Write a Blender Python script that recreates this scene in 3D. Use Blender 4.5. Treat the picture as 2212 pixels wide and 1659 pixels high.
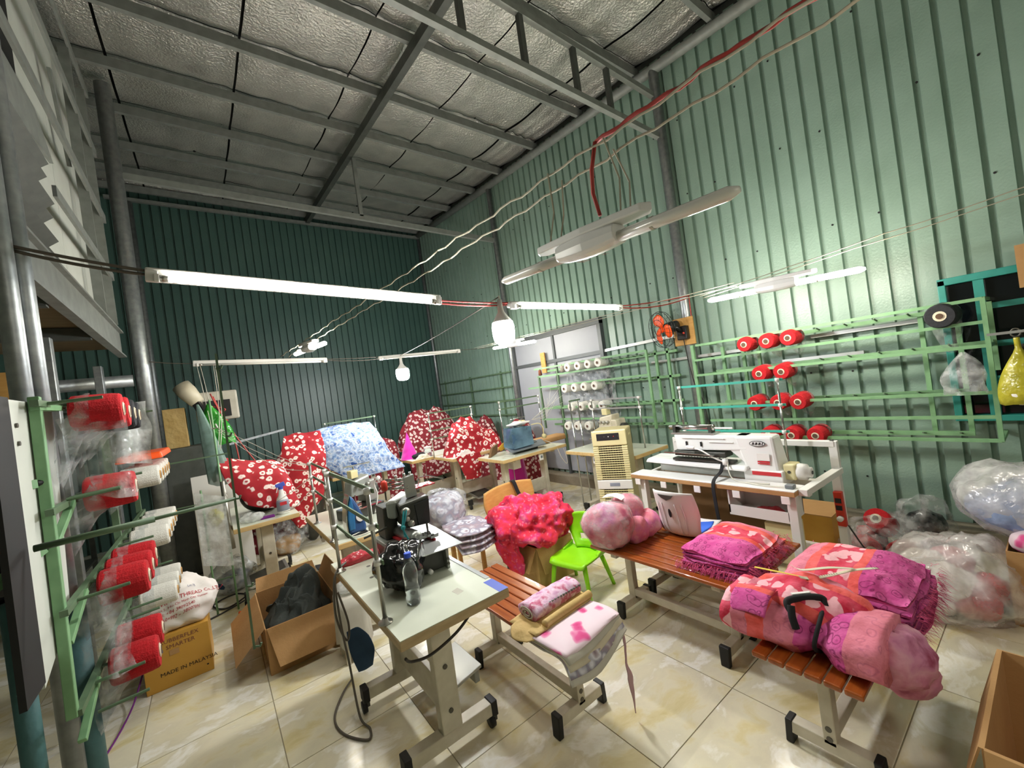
import bpy, math, random
from mathutils import Vector, Matrix, noise
from mathutils.bvhtree import BVHTree
random.seed(7)
S = bpy.context.scene
for o in list(bpy.data.objects): bpy.data.objects.remove(o)

# ------------------------------------------------------------------ camera
cd = bpy.data.cameras.new('camera'); cam = bpy.data.objects.new('camera', cd)
S.collection.objects.link(cam); S.camera = cam
cd.sensor_fit = 'HORIZONTAL'; cd.sensor_width = 36.0; cd.lens = 36.0 * 892.4 / 2212.0
cd.clip_start = .02; cd.clip_end = 60
YAW, PITCH, ROLL = .638018, -.0014737, -.139853
fw = Vector((math.sin(YAW)*math.cos(PITCH), math.cos(YAW)*math.cos(PITCH), math.sin(PITCH)))
ri = Vector((math.cos(YAW), -math.sin(YAW), 0)); up = ri.cross(fw)
r2 = ri*math.cos(ROLL) + up*math.sin(ROLL); u2 = -ri*math.sin(ROLL) + up*math.cos(ROLL)
cam.matrix_world = Matrix(((r2.x, u2.x, -fw.x, 0), (r2.y, u2.y, -fw.y, 0), (r2.z, u2.z, -fw.z, 1.65), (0, 0, 0, 1)))

# ------------------------------------------------------------------ world, exposure
w = bpy.data.worlds.new('night'); S.world = w; w.use_nodes = True
w.node_tree.nodes['Background'].inputs[0].default_value = (.02, .024, .03, 1)
w.node_tree.nodes['Background'].inputs[1].default_value = 1
S.view_settings.view_transform = 'Standard'; S.view_settings.look = 'None'
S.view_settings.gamma = 1; S.view_settings.use_curve_mapping = False
S.view_settings.exposure = 1.0
cy = S.cycles          # short light paths keep the room quick to render
cy.max_bounces = 6; cy.diffuse_bounces = 4; cy.glossy_bounces = 3; cy.transmission_bounces = 5; cy.transparent_max_bounces = 7
cy.caustics_reflective = False; cy.caustics_refractive = False; cy.adaptive_threshold = .03; cy.use_light_tree = False
TUBE = 70.0      # brightness of the lit tubes
LED = 75.0       # brightness of the led fittings
BULB = 150.0      # brightness of the globe bulbs

# ------------------------------------------------------------------ helpers
C = S.collection
def V(*a): return Vector(a)
def lin(c):
    if isinstance(c, str):
        c = c.lstrip('#'); c = [int(c[i:i+2], 16)/255 for i in (0, 2, 4)]
        c = [x/12.92 if x <= .04045 else ((x+.055)/1.055)**2.4 for x in c]
    return (c[0], c[1], c[2], 1)

class G:
    """collects polygons in world coordinates"""
    def __init__(s): s.v = []; s.f = []
    def add(s, vs, fs):
        o = len(s.v); s.v += [tuple(v) for v in vs]; s.f += [tuple(i+o for i in f) for f in fs]; return s
    def box(s, x0, x1, y0, y1, z0, z1):
        return s.add([(x0,y0,z0),(x1,y0,z0),(x1,y1,z0),(x0,y1,z0),(x0,y0,z1),(x1,y0,z1),(x1,y1,z1),(x0,y1,z1)],
                     [(0,3,2,1),(4,5,6,7),(0,1,5,4),(1,2,6,5),(2,3,7,6),(3,0,4,7)])
    def hexa(s, b, t):   # bottom quad, top quad
        return s.add(list(b)+list(t), [(0,3,2,1),(4,5,6,7),(0,1,5,4),(1,2,6,5),(2,3,7,6),(3,0,4,7)])
    def bar(s, p, q, w, h=None, up=(0,0,1)):
        h = h or w; p = Vector(p); q = Vector(q); d = (q-p).normalized(); u = Vector(up)
        if abs(d.dot(u)) > .97: u = Vector((1,0,0)) if abs(d.x) < .9 else Vector((0,1,0))
        a = d.cross(u).normalized()*w/2; b = d.cross(a).normalized()*h/2
        return s.add([p-a-b,p+a-b,p+a+b,p-a+b,q-a-b,q+a-b,q+a+b,q-a+b], [(0,3,2,1),(4,5,6,7),(0,1,5,4),(1,2,6,5),(2,3,7,6),(3,0,4,7)])
    def cyl(s, p, q, r, r2=None, n=12):
        r2 = r if r2 is None else r2; p = Vector(p); q = Vector(q); d = (q-p).normalized()
        u = Vector((0,0,1)) if abs(d.z) < .9 else Vector((1,0,0)); a = d.cross(u).normalized(); b = d.cross(a)
        vs = []
        for c, rr in ((p, r), (q, r2)):
            vs += [c + (a*math.cos(t)+b*math.sin(t))*rr for t in [2*math.pi*i/n for i in range(n)]]
        fs = [(i, (i+1)%n, n+(i+1)%n, n+i) for i in range(n)] + [tuple(range(n-1,-1,-1)), tuple(range(n, 2*n))]
        return s.add(vs, fs)
    def lathe(s, prof, c=(0,0,0), ax=(0,0,1), n=18):
        c = Vector(c); d = Vector(ax).normalized(); u = Vector((0,0,1)) if abs(d.z) < .9 else Vector((1,0,0))
        a = d.cross(u).normalized(); b = d.cross(a); vs = []
        for r, h in prof:
            vs += [c + d*h + (a*math.cos(t)+b*math.sin(t))*max(r, .0004) for t in [2*math.pi*i/n for i in range(n)]]
        fs = [(k*n+i, k*n+(i+1)%n, (k+1)*n+(i+1)%n, (k+1)*n+i) for k in range(len(prof)-1) for i in range(n)]
        fs += [tuple(range(n-1,-1,-1)), tuple(range((len(prof)-1)*n, len(prof)*n))]
        return s.add(vs, fs)
    def tube(s, pts, r, n=6):
        pts = [Vector(p) for p in pts]; vs = []; a = None
        for i, p in enumerate(pts):
            d = (pts[min(i+1,len(pts)-1)]-pts[max(i-1,0)]).normalized()
            if a is None:
                u = Vector((0,0,1)) if abs(d.z) < .9 else Vector((1,0,0)); a = d.cross(u).normalized()
            else: a = (a - d*a.dot(d)).normalized()
            b = d.cross(a)
            rr = r[i] if isinstance(r, (list, tuple)) else r
            vs += [p + (a*math.cos(t)+b*math.sin(t))*rr for t in [2*math.pi*k/n for k in range(n)]]
        m = len(pts)
        fs = [(k*n+i, k*n+(i+1)%n, (k+1)*n+(i+1)%n, (k+1)*n+i) for k in range(m-1) for i in range(n)]
        fs += [tuple(range(n-1,-1,-1)), tuple(range((m-1)*n, m*n))]
        return s.add(vs, fs)
    def grid(s, P, close=False):
        nu = len(P); nv = len(P[0]); vs = [p for row in P for p in row]
        fs = [(i*nv+j, i*nv+j+1, (i+1)*nv+j+1, (i+1)*nv+j) for i in range(nu-1) for j in range(nv-1)]
        if close: fs += [(i*nv+nv-1, i*nv, (i+1)*nv, (i+1)*nv+nv-1) for i in range(nu-1)]
        return s.add(vs, fs)
    def ext(s, poly, d):
        d = Vector(d); n = len(poly); vs = [Vector(p) for p in poly]; vs += [p+d for p in vs]
        return s.add(vs, [tuple(range(n-1,-1,-1)), tuple(range(n,2*n))] + [(i,(i+1)%n,n+(i+1)%n,n+i) for i in range(n)])
    def ell(s, c, rx, ry, rz, nu=10, nv=16):
        P = [[(c[0]+rx*math.sin(a)*math.cos(b), c[1]+ry*math.sin(a)*math.sin(b), c[2]+rz*math.cos(a)) for b in [2*math.pi*j/nv for j in range(nv)]] for a in [max(.001,min(math.pi-.001,math.pi*i/nu)) for i in range(nu+1)]]
        return s.grid(P, True)

def root_of(p):
    while p is not None and p.type != 'EMPTY' and p.parent is not None: p = p.parent
    return p
def ob(name, g, mat, parent=None, smooth=False, bev=0, solid=0, label=None):
    vs = g.v
    r = root_of(parent)
    if r is not None:
        L = r.location; c, sn = math.cos(-r.rotation_euler.z), math.sin(-r.rotation_euler.z)
        vs = [((x-L.x)*c-(y-L.y)*sn, (x-L.x)*sn+(y-L.y)*c, z-L.z) for x, y, z in vs]
    me = bpy.data.meshes.new(name); me.from_pydata(vs, [], g.f); me.update()
    if mat: me.materials.append(M[mat] if isinstance(mat, str) else mat)
    o = bpy.data.objects.new(name, me); C.objects.link(o); o.parent = parent
    if smooth:
        for p in me.polygons: p.use_smooth = True
    if bev:
        m = o.modifiers.new('bevel', 'BEVEL'); m.width = bev; m.segments = 2; m.limit_method = 'ANGLE'; m.angle_limit = .7
    if solid:
        m = o.modifiers.new('thickness', 'SOLIDIFY'); m.thickness = solid; m.offset = 0
    if label: o['label'] = label
    return o
def tag(o, label, cat, group=None, kind=None):
    if label: o['label'] = label
    if cat: o['category'] = cat
    if group: o['group'] = group
    if kind: o['kind'] = kind
    return o
def T(name, label, cat, loc=(0,0,0), rz=0, group=None, kind=None):
    o = bpy.data.objects.new(name, None); C.objects.link(o); o.location = loc; o.rotation_euler = (0,0,rz); o.empty_display_size = .05
    return tag(o, label, cat, group, kind)
def solo(name, label, cat, g, mat, group=None, smooth=False, bev=0, solid=0, kind=None):
    xs = [v[0] for v in g.v]; ys = [v[1] for v in g.v]; zs = [v[2] for v in g.v]
    c = Vector(((min(xs)+max(xs))/2, (min(ys)+max(ys))/2, min(zs)))
    g.v = [(x-c.x, y-c.y, z-c.z) for x, y, z in g.v]
    o = ob(name, g, mat, None, smooth, bev, solid); o.location = c
    return tag(o, label, cat, group, kind)
def dup(root, loc, rz=0, label=None, group=None):
    r = root.copy(); C.objects.link(r); r.location = loc; r.rotation_euler = (0,0,rz)
    if label: r['label'] = label
    if group: r['group'] = group
    for ch in list(root.children):
        c = ch.copy(); C.objects.link(c); c.parent = r
        for k in ch.children:
            d = k.copy(); C.objects.link(d); d.parent = c
    return r
def cat(p, n=10):     # smooth polyline through points
    p = [Vector(q) for q in p]; out = []
    for i in range(len(p)-1):
        a, b, c, d = p[max(i-1,0)], p[i], p[i+1], p[min(i+2,len(p)-1)]
        for k in range(n):
            t = k/n; out.append(.5*((2*b)+(c-a)*t+(2*a-5*b+4*c-d)*t*t+(3*b-a-3*c+d)*t**3))
    out.append(p[-1]); return out
def nz(p, s, seed): return noise.noise(Vector((p[0]*s+seed*3.17, p[1]*s-seed*1.7, p[2]*s+seed*.9)))
def patch(ctrl, n=8, amp=.012, fr=7, seed=1):   # cloth through a grid of control points, wrinkled
    rows = [cat(r, n) for r in ctrl]; cols = list(zip(*rows)); cols = [cat(c, n) for c in cols]
    P = [list(r) for r in zip(*cols)]; Q = []
    for i, r in enumerate(P):
        q = []
        for j, p in enumerate(r):
            a = P[min(i+1,len(P)-1)][j]-P[max(i-1,0)][j]; b = r[min(j+1,len(r)-1)]-r[max(j-1,0)]
            nn = a.cross(b)
            nn = nn.normalized() if nn.length > 1e-9 else Vector((0,0,1))
            q.append(p + nn*amp*(nz(p, fr, seed)+.6*nz(p, fr*2.3, seed+3)+(1-abs(nz(p, fr*.8, seed+7))*2)*.6))
        Q.append(q)
    return G().grid(Q)
def heap(cx, cy, z0, rx, ry, h, seed=1, amp=.06, fr=4.5, p=2.2, nu=22, nv=44, rag=.18):
    P = []
    for i in range(nu+1):
        t = i/nu; row = []
        for j in range(nv):
            a = 2*math.pi*j/nv; e = 1+rag*noise.noise(Vector((math.cos(a)*1.6+seed, math.sin(a)*1.6, seed*2)))
            x = cx+rx*t*e*math.cos(a); y = cy+ry*t*e*math.sin(a); q = (x, y, seed*1.3)
            z = h*(1-t**p)
            f = amp*(nz(q, fr, seed)+.55*nz(q, fr*2.2, seed+2)+.8*(.45-abs(nz(q, fr*1.4, seed+5)))+.3*nz(q, fr*5, seed+9))*min(1, 2.2*(1-t)+.15)
            k = amp*.6*nz((x, y, z*1.5), fr*1.3, seed+11)
            row.append((x+k, y+k*.7, z0+max(0, z+f) if t < 1 else z0))
        P.append(row)
    g = G().grid(P, True); b = len(g.v)-nv; g.f.append(tuple(range(b+nv-1, b-1, -1))); return g
def blob(c, r, seed=1, amp=.05, fr=4, zmin=None, nu=18, nv=32, sq=1.0, ridge=.8):
    P = []
    for i in range(nu+1):
        a = max(.02, min(math.pi-.02, math.pi*i/nu)); row = []
        for j in range(nv):
            b = 2*math.pi*j/nv
            pw = lambda u: math.copysign(abs(u)**sq, u)
            d = Vector((pw(math.sin(a))*pw(math.cos(b)), pw(math.sin(a))*pw(math.sin(b)), pw(math.cos(a))))
            q = Vector((d.x*r[0], d.y*r[1], d.z*r[2]))
            k = amp*(nz(q, fr, seed)+.5*nz(q, fr*2.3, seed+4)+ridge*(.4-abs(nz(q, fr*1.5, seed+8)))+.25*nz(q, fr*5, seed+6))
            q = q + d*k + Vector(c)
            if zmin is not None and q.z < zmin: q.z = zmin
            row.append(q)
        P.append(row)
    return G().grid(P, True)
_txt = {}
def text_g(s, size, org, ux, vx, nx, off=.001, bvh=None, back=.3):
    """flat print: letters of the built-in font laid on a face, or wrapped onto a surface"""
    cu = bpy.data.curves.new('t', 'FONT'); cu.body = s; cu.size = size; cu.resolution_u = 2
    o = bpy.data.objects.new('t', cu); C.objects.link(o)
    dg = bpy.context.evaluated_depsgraph_get(); me = bpy.data.meshes.new_from_object(o.evaluated_get(dg))
    g = G(); org, ux, vx, nx = Vector(org), Vector(ux), Vector(vx), Vector(nx); vs = []
    for v in me.vertices:
        p = org+ux*v.co.x+vx*v.co.y
        if bvh:
            h = bvh.ray_cast(p+nx*back, -nx)
            p = h[0] if h[0] is not None else p
        vs.append(p+nx*off)
    g.add(vs, [tuple(p.vertices) for p in me.polygons])
    bpy.data.objects.remove(o); bpy.data.curves.remove(cu); bpy.data.meshes.remove(me)
    return g
def bvh_of(g): return BVHTree.FromPolygons([Vector(v) for v in g.v], g.f)

# ------------------------------------------------------------------ materials
M = {}
def mat(name, col, rough=.5, metal=0, col2=None, ns=6, bump=0, bs=30, spec=.5, emit=0, ecol=None, alpha=1, trans=0, coat=0, nd=3, amt=1, stretch=None, sheen=0):
    m = bpy.data.materials.new(name); m.use_nodes = True; nt = m.node_tree; b = nt.nodes['Principled BSDF']; L = nt.links.new
    b.inputs['Base Color'].default_value = lin(col); b.inputs['Roughness'].default_value = rough; b.inputs['Metallic'].default_value = metal
    b.inputs['Specular IOR Level'].default_value = spec; b.inputs['Alpha'].default_value = alpha; b.inputs['Transmission Weight'].default_value = trans
    b.inputs['Coat Weight'].default_value = coat; b.inputs['Sheen Weight'].default_value = sheen
    tc = nt.nodes.new('ShaderNodeTexCoord'); vec = tc.outputs['Object']
    if stretch:
        mp = nt.nodes.new('ShaderNodeMapping'); mp.inputs['Scale'].default_value = stretch; L(vec, mp.inputs[0]); vec = mp.outputs[0]
    if col2:
        n = nt.nodes.new('ShaderNodeTexNoise'); n.inputs['Scale'].default_value = ns; n.inputs['Detail'].default_value = nd; L(vec, n.inputs['Vector'])
        r = nt.nodes.new('ShaderNodeValToRGB'); r.color_ramp.elements[0].position = .5-.22*amt; r.color_ramp.elements[1].position = .5+.22*amt
        r.color_ramp.elements[0].color = lin(col); r.color_ramp.elements[1].color = lin(col2)
        L(n.outputs['Fac'], r.inputs[0]); L(r.outputs[0], b.inputs['Base Color'])
    if bump:
        n = nt.nodes.new('ShaderNodeTexNoise'); n.inputs['Scale'].default_value = bs; n.inputs['Detail'].default_value = 2; L(vec, n.inputs['Vector'])
        bp = nt.nodes.new('ShaderNodeBump'); bp.inputs['Strength'].default_value = bump; bp.inputs['Distance'].default_value = .02
        L(n.outputs['Fac'], bp.inputs['Height']); L(bp.outputs[0], b.inputs['Normal'])
    if emit:
        b.inputs['Emission Color'].default_value = lin(ecol or col); b.inputs['Emission Strength'].default_value = emit
    M[name] = m; return m
def ramp(nt, stops, mode='LINEAR'):
    r = nt.nodes.new('ShaderNodeValToRGB'); cr = r.color_ramp; cr.interpolation = mode
    cr.elements[0].position = stops[0][0]; cr.elements[0].color = lin(stops[0][1])
    cr.elements[1].position = stops[-1][0]; cr.elements[1].color = lin(stops[-1][1])
    for p, c in stops[1:-1]:
        e = cr.elements.new(p); e.color = lin(c)
    return r
def warp(nt, vec, scale, amt):
    n = nt.nodes.new('ShaderNodeTexNoise'); n.inputs['Scale'].default_value = scale; nt.links.new(vec, n.inputs['Vector'])
    a = nt.nodes.new('ShaderNodeVectorMath'); a.operation = 'MULTIPLY_ADD'; a.inputs[1].default_value = (amt, amt, amt)
    nt.links.new(n.outputs['Color'], a.inputs[0]); nt.links.new(vec, a.inputs[2]); return a.outputs[0]
def mix(nt, fac, a, b):
    m = nt.nodes.new('ShaderNodeMix'); m.data_type = 'RGBA'; L = nt.links.new
    for s, v in ((m.inputs[0], fac), (m.inputs[6], a), (m.inputs[7], b)):
        if isinstance(v, (int, float)): s.default_value = v
        elif isinstance(v, str): s.default_value = lin(v)
        else: L(v, s)
    return m.outputs[2]
def base(name, rough=.85, sheen=.0):
    m = bpy.data.materials.new(name); m.use_nodes = True; nt = m.node_tree; b = nt.nodes['Principled BSDF']
    b.inputs['Roughness'].default_value = rough; b.inputs['Sheen Weight'].default_value = sheen
    tc = nt.nodes.new('ShaderNodeTexCoord'); M[name] = m; return nt, b, tc.outputs['Object']
def floral(name, stops, scale, wamt=.05, petals=None, alpha=None):
    nt, b, vec = base(name); v = nt.nodes.new('ShaderNodeTexVoronoi'); v.inputs['Scale'].default_value = scale
    nt.links.new(warp(nt, vec, scale*.8, wamt), v.inputs['Vector']); r = ramp(nt, stops)
    nt.links.new(v.outputs['Distance'], r.inputs[0]); out = r.outputs[0]
    if petals:
        n = nt.nodes.new('ShaderNodeTexNoise'); n.inputs['Scale'].default_value = scale*2.4; nt.links.new(vec, n.inputs['Vector'])
        k = ramp(nt, petals[0], 'CONSTANT'); nt.links.new(n.outputs['Fac'], k.inputs[0])
        out = mix(nt, petals[1], out, k.outputs[0])
    nt.links.new(out, b.inputs['Base Color']); return M[name]
def batik(name, cols, scale=6, fine=28, bands=None, rough=.85):
    """mottled batik print; bands = (axis, stops) gives woven-in stripes of colour"""
    nt, b, vec = base(name, rough); L = nt.links.new
    n = nt.nodes.new('ShaderNodeTexNoise'); n.inputs['Scale'].default_value = scale; n.inputs['Detail'].default_value = 4; L(vec, n.inputs['Vector'])
    r = ramp(nt, [(.3+.4*i/(len(cols)-1), c) for i, c in enumerate(cols)]); L(n.outputs['Fac'], r.inputs[0]); out = r.outputs[0]
    v = nt.nodes.new('ShaderNodeTexVoronoi'); v.inputs['Scale'].default_value = fine; L(warp(nt, vec, 12, .05), v.inputs['Vector'])
    k = ramp(nt, [(0, '#ffffff'), (.22, '#ffffff'), (.3, '#000000'), (1, '#000000')]); L(v.outputs['Distance'], k.inputs[0])
    out2 = mix(nt, k.outputs[0], out, cols[-1])
    h = mix(nt, .45, out, out2)
    if bands:
        ax, st = bands; sp = nt.nodes.new('ShaderNodeSeparateXYZ'); L(warp(nt, vec, 5, .03), sp.inputs[0])
        a = nt.nodes.new('ShaderNodeMath'); a.operation = 'MULTIPLY_ADD'; a.inputs[1].default_value = 1; a.inputs[2].default_value = .5; L(sp.outputs[ax], a.inputs[0])
        q = ramp(nt, st, 'CONSTANT'); L(a.outputs[0], q.inputs[0]); h = mix(nt, .62, h, q.outputs[0])
    L(h, b.inputs['Base Color'])
    bp = nt.nodes.new('ShaderNodeBump'); bp.inputs['Strength'].default_value = .35; bp.inputs['Distance'].default_value = .01
    n2 = nt.nodes.new('ShaderNodeTexNoise'); n2.inputs['Scale'].default_value = 45; L(vec, n2.inputs['Vector']); L(n2.outputs['Fac'], bp.inputs['Height']); L(bp.outputs[0], b.inputs['Normal'])
    return M[name]
def film(name, col='#ffffff', clear=.72, rough=.18, bs=14, bump=.6):
    """thin plastic film: mostly see-through, with glossy crumples"""
    m = bpy.data.materials.new(name); m.use_nodes = True; nt = m.node_tree; L = nt.links.new; b = nt.nodes['Principled BSDF']; out = nt.nodes['Material Output']
    b.inputs['Base Color'].default_value = lin(col); b.inputs['Roughness'].default_value = rough; b.inputs['Specular IOR Level'].default_value = .8
    t = nt.nodes.new('ShaderNodeBsdfTransparent'); t.inputs[0].default_value = lin(col); mx = nt.nodes.new('ShaderNodeMixShader')
    tc = nt.nodes.new('ShaderNodeTexCoord'); n = nt.nodes.new('ShaderNodeTexNoise'); n.inputs['Scale'].default_value = bs; n.inputs['Detail'].default_value = 3; L(tc.outputs['Object'], n.inputs['Vector'])
    bp = nt.nodes.new('ShaderNodeBump'); bp.inputs['Strength'].default_value = bump; bp.inputs['Distance'].default_value = .03; L(n.outputs['Fac'], bp.inputs['Height']); L(bp.outputs[0], b.inputs['Normal'])
    r = ramp(nt, [(.35, (min(1, clear+.14),)*3), (.68, (max(0, clear-.22),)*3)]); L(n.outputs['Fac'], r.inputs[0]); L(r.outputs[0], mx.inputs[0])
    L(b.outputs[0], mx.inputs[1]); L(t.outputs[0], mx.inputs[2]); L(mx.outputs[0], out.inputs[0]); M[name] = m

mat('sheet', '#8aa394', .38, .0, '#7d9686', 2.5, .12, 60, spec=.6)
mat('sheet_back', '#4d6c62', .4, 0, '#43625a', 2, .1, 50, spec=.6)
mat('plain_wall', '#8d9488', .8)
mat('galv', '#8d9294', .42, .75, '#a9adad', 22, .05, 40)
mat('steel_grey', '#8f938e', .5, .1, '#7d817c', 12)
mat('steel_dark', '#4e524d', .55, .3, '#5d605b', 10)
mat('white_panel', '#c9ccc4', .7, 0, '#bcbfb6', 3)
mat('black_flat', '#0c0d0e', .7)
mat('plywood', '#8a7a60', .75, 0, '#75664e', 5, .1, 20, stretch=(1, 6, 1))
mat('concrete', '#7b7262', .9, 0, '#8d8473', 6, .5, 18)
mat('grout', '#9a917b', .9)
mat('teal', '#2c8f83', .45, 0, '#277d72', 9)
mat('teal_paint', '#3d6466', .55, 0, '#466f70', 14, .1, 40)
mat('rack_green', '#7faa7c', .5, 0, '#719b70', 18)
mat('rack_dark', '#5f7a5c', .5, 0, '#54694f', 18)
mat('cream', '#d3cbb4', .45, 0, '#c4bba2', 8)
mat('cream_metal', '#cdc7b5', .42, .05, '#b9b29e', 14)
mat('laminate', '#d8dccb', .28, 0, '#cfd3c1', 5, coat=.2)
mat('edge_wood', '#b9a27a', .55, 0, '#a68e66', 9, stretch=(1, 1, 6))
mat('pine', '#d5b981', .6, 0, '#c2a067', 4, stretch=(2, 9, 9))
mat('slat', '#a4561f', .24, 0, '#8a4014', 3.5, coat=.5, stretch=(1.5, 14, 14))
mat('rubber', '#141414', .6)
mat('bolt', '#5b5850', .4, .6)
mat('chrome', '#c3c3c0', .2, 1)
mat('chrome_dull', '#b2b1a9', .33, .9)
mat('aluminium', '#b9bbb8', .35, .8)
mat('white_plastic', '#e2e0dc', .4)
mat('white_glossy', '#e6e6e4', .22, coat=.3)
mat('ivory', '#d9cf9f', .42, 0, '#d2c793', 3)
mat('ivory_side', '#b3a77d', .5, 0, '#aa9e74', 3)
mat('black_plastic', '#17181a', .35)
mat('grey_plastic', '#6f7478', .45)
mat('machine_grey', '#989b94', .35, .2, '#868982', 10)
mat('machine_dark', '#3c3d39', .4, .3, '#4c4c46', 14)
mat('cardboard', '#b58d5c', .85, 0, '#a97f50', 5, .1, 50)
mat('cardboard_yellow', '#c9983c', .6, 0, '#bd8a2f', 4, coat=.15)
mat('cardboard_dark', '#6d5030', .9)
mat('kraft', '#c9ad72', .8, 0, '#b99a5c', 7, .3, 25)
mat('wood_light', '#c79a56', .6, 0, '#b88845', 5, stretch=(3, 3, 12))
mat('red_yarn', '#c3111d', .9, 0, '#a80c17', 60, .25, 160)
mat('white_yarn', '#e4e2da', .9, 0, '#d8d6cd', 60, .2, 160)
mat('black_yarn', '#232428', .9, 0, '#2d2e33', 60, .2, 160)
mat('brown_yarn', '#6b3a26', .9); mat('grey_yarn', '#8f8a80', .9)
mat('card_tube', '#d9cdb6', .8); mat('card_tube_dark', '#5d4636', .9)
mat('lime', '#8fd916', .35, coat=.15)
mat('orange', '#ff5a14', .4)
mat('blue_pad', '#2f63cf', .8); mat('blue_tape', '#3c53b4', .5); mat('blue_iron', '#2c6d9c', .3, 0, '#245f8d', 4); mat('blue_deep', '#2b4d7d', .35)
mat('navy_cloth', '#2f4a66', .9, 0, '#263d56', 12)
mat('grey_cloth', '#c3bfb2', .9, 0, '#b1ada0', 8)
mat('dark_cloth', '#4a5150', .85, 0, '#3a403f', 4, .2, 40)
mat('mesh_cloth', '#7f9a92', .85, 0, '#6d8880', 30, alpha=.82)
mat('magenta', '#c9129b', .8, sheen=.4); mat('mustard', '#b48a22', .85); mat('purple', '#6a1d74', .85)
mat('white_cloth', '#e6e1dc', .9, 0, '#f0e8e4', 6)
mat('black_cloth', '#131316', .85)
mat('label_dark', '#1c1d20', .5); mat('label_red', '#c22b33', .5); mat('label_blue', '#5c6fa6', .5); mat('label_grey', '#8b8fa0', .4)
mat('ink_red', '#b3202c', .8); mat('ink_black', '#191713', .8); mat('ink_brown', '#7d4c3c', .8); mat('ink_blue', '#6b7296', .8)
mat('red_plastic', '#c6331f', .4); mat('red_cord', '#a83a34', .6); mat('cord_black', '#26231f', .5); mat('cord_grey', '#5a544b', .5); mat('cord_white', '#cdc9bd', .6); mat('twine', '#a9a491', .8)
mat('teal_rail', '#3fa996', .4); mat('aqua_cord', '#2f9aa3', .6)
mat('glass_dark', '#0b0f12', .08, spec=.7)
mat('door_grey', '#9a9da2', .55, 0, '#90939a', 2)
mat('frame_dark', '#55595a', .5, .3)
mat('red_ribbon', '#ad8d94', .8)
mat('yellow_tape', '#d7b93b', .6); mat('tape_white', '#d6d0b6', .6)
mat('seat_white', '#dcd8d6', .45)
mat('tube_lit', '#ffffff', .5, emit=TUBE, ecol='#fffdf2'); mat('led_lit', '#ffffff', .5, emit=LED, ecol='#fff8e6'); mat('bulb_lit', '#ffffff', .5, emit=BULB, ecol='#fbfcff')
mat('tube_off', '#d9d9d2', .25, coat=.4)
film('film_clear', '#f2f4f5', .84); film('film_milky', '#eef0ee', .6, .25); film('film_sack', '#f4f1f0', .66, .16, 9, .9); film('film_green', '#3fae3a', .45, .2); film('film_yellow', '#c9c13a', .35, .2); film('film_red', '#d8505a', .35, .18); film('film_blue', '#9fb2d8', .3, .2)
mat('grille_dark', '#2a2118', .9)
mat('film_black', '#101113', .16, 0, bump=.7, bs=11, spec=.7)
mat('pet', '#eef3f5', .06, trans=.92, spec=.6); mat('cap_blue', '#2f57d6', .4)
film('acrylic', '#8fb4c9', .62, .06, 5, .05)
floral('floral_red', [(0, '#8e1424'), (.13, '#b0404a'), (.19, '#ecd6cf'), (.36, '#efdfd8'), (.42, '#a81a26'), (1, '#98121f')], 15, .05)
floral('floral_small', [(0, '#8e1424'), (.14, '#c9b0a8'), (.36, '#d2bfb8'), (.44, '#7c1a24'), (1, '#6c121c')], 17, .03)
floral('floral_blue', [(0, '#9db4d8'), (.10, '#173a78'), (.30, '#24509a'), (.36, '#cfd7e4'), (.46, '#6e92c8'), (.58, '#b9c8de'), (1, '#4a72b0')], 7.0, .18,
       ([(0, '#1c4690'), (.40, '#8fadd8'), (.49, '#d3dae6'), (.56, '#8c98a8'), (.60, '#3f69ae')], .5))
floral('floral_grey', [(0, '#5f4d52'), (.15, '#a596a0'), (.3, '#d9d8e0'), (.5, '#8d8a9a'), (.7, '#9a8790'), (1, '#c9c4cb')], 13, .12)
floral('floral_pink', [(0, '#c92a70'), (.24, '#d4508a'), (.34, '#dd90b2'), (.40, '#e3ccd5'), (1, '#e4d2da')], 9.5, .14)
batik('batik_heap', ['#8d0c38', '#c81a40', '#dc2c40', '#cf3070', '#ee8898'], 11, 30)
batik('batik_wrap', ['#9d2d52', '#cf5f77', '#e58f9c', '#d478a8', '#e9b3bf'], 6, 16)
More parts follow.
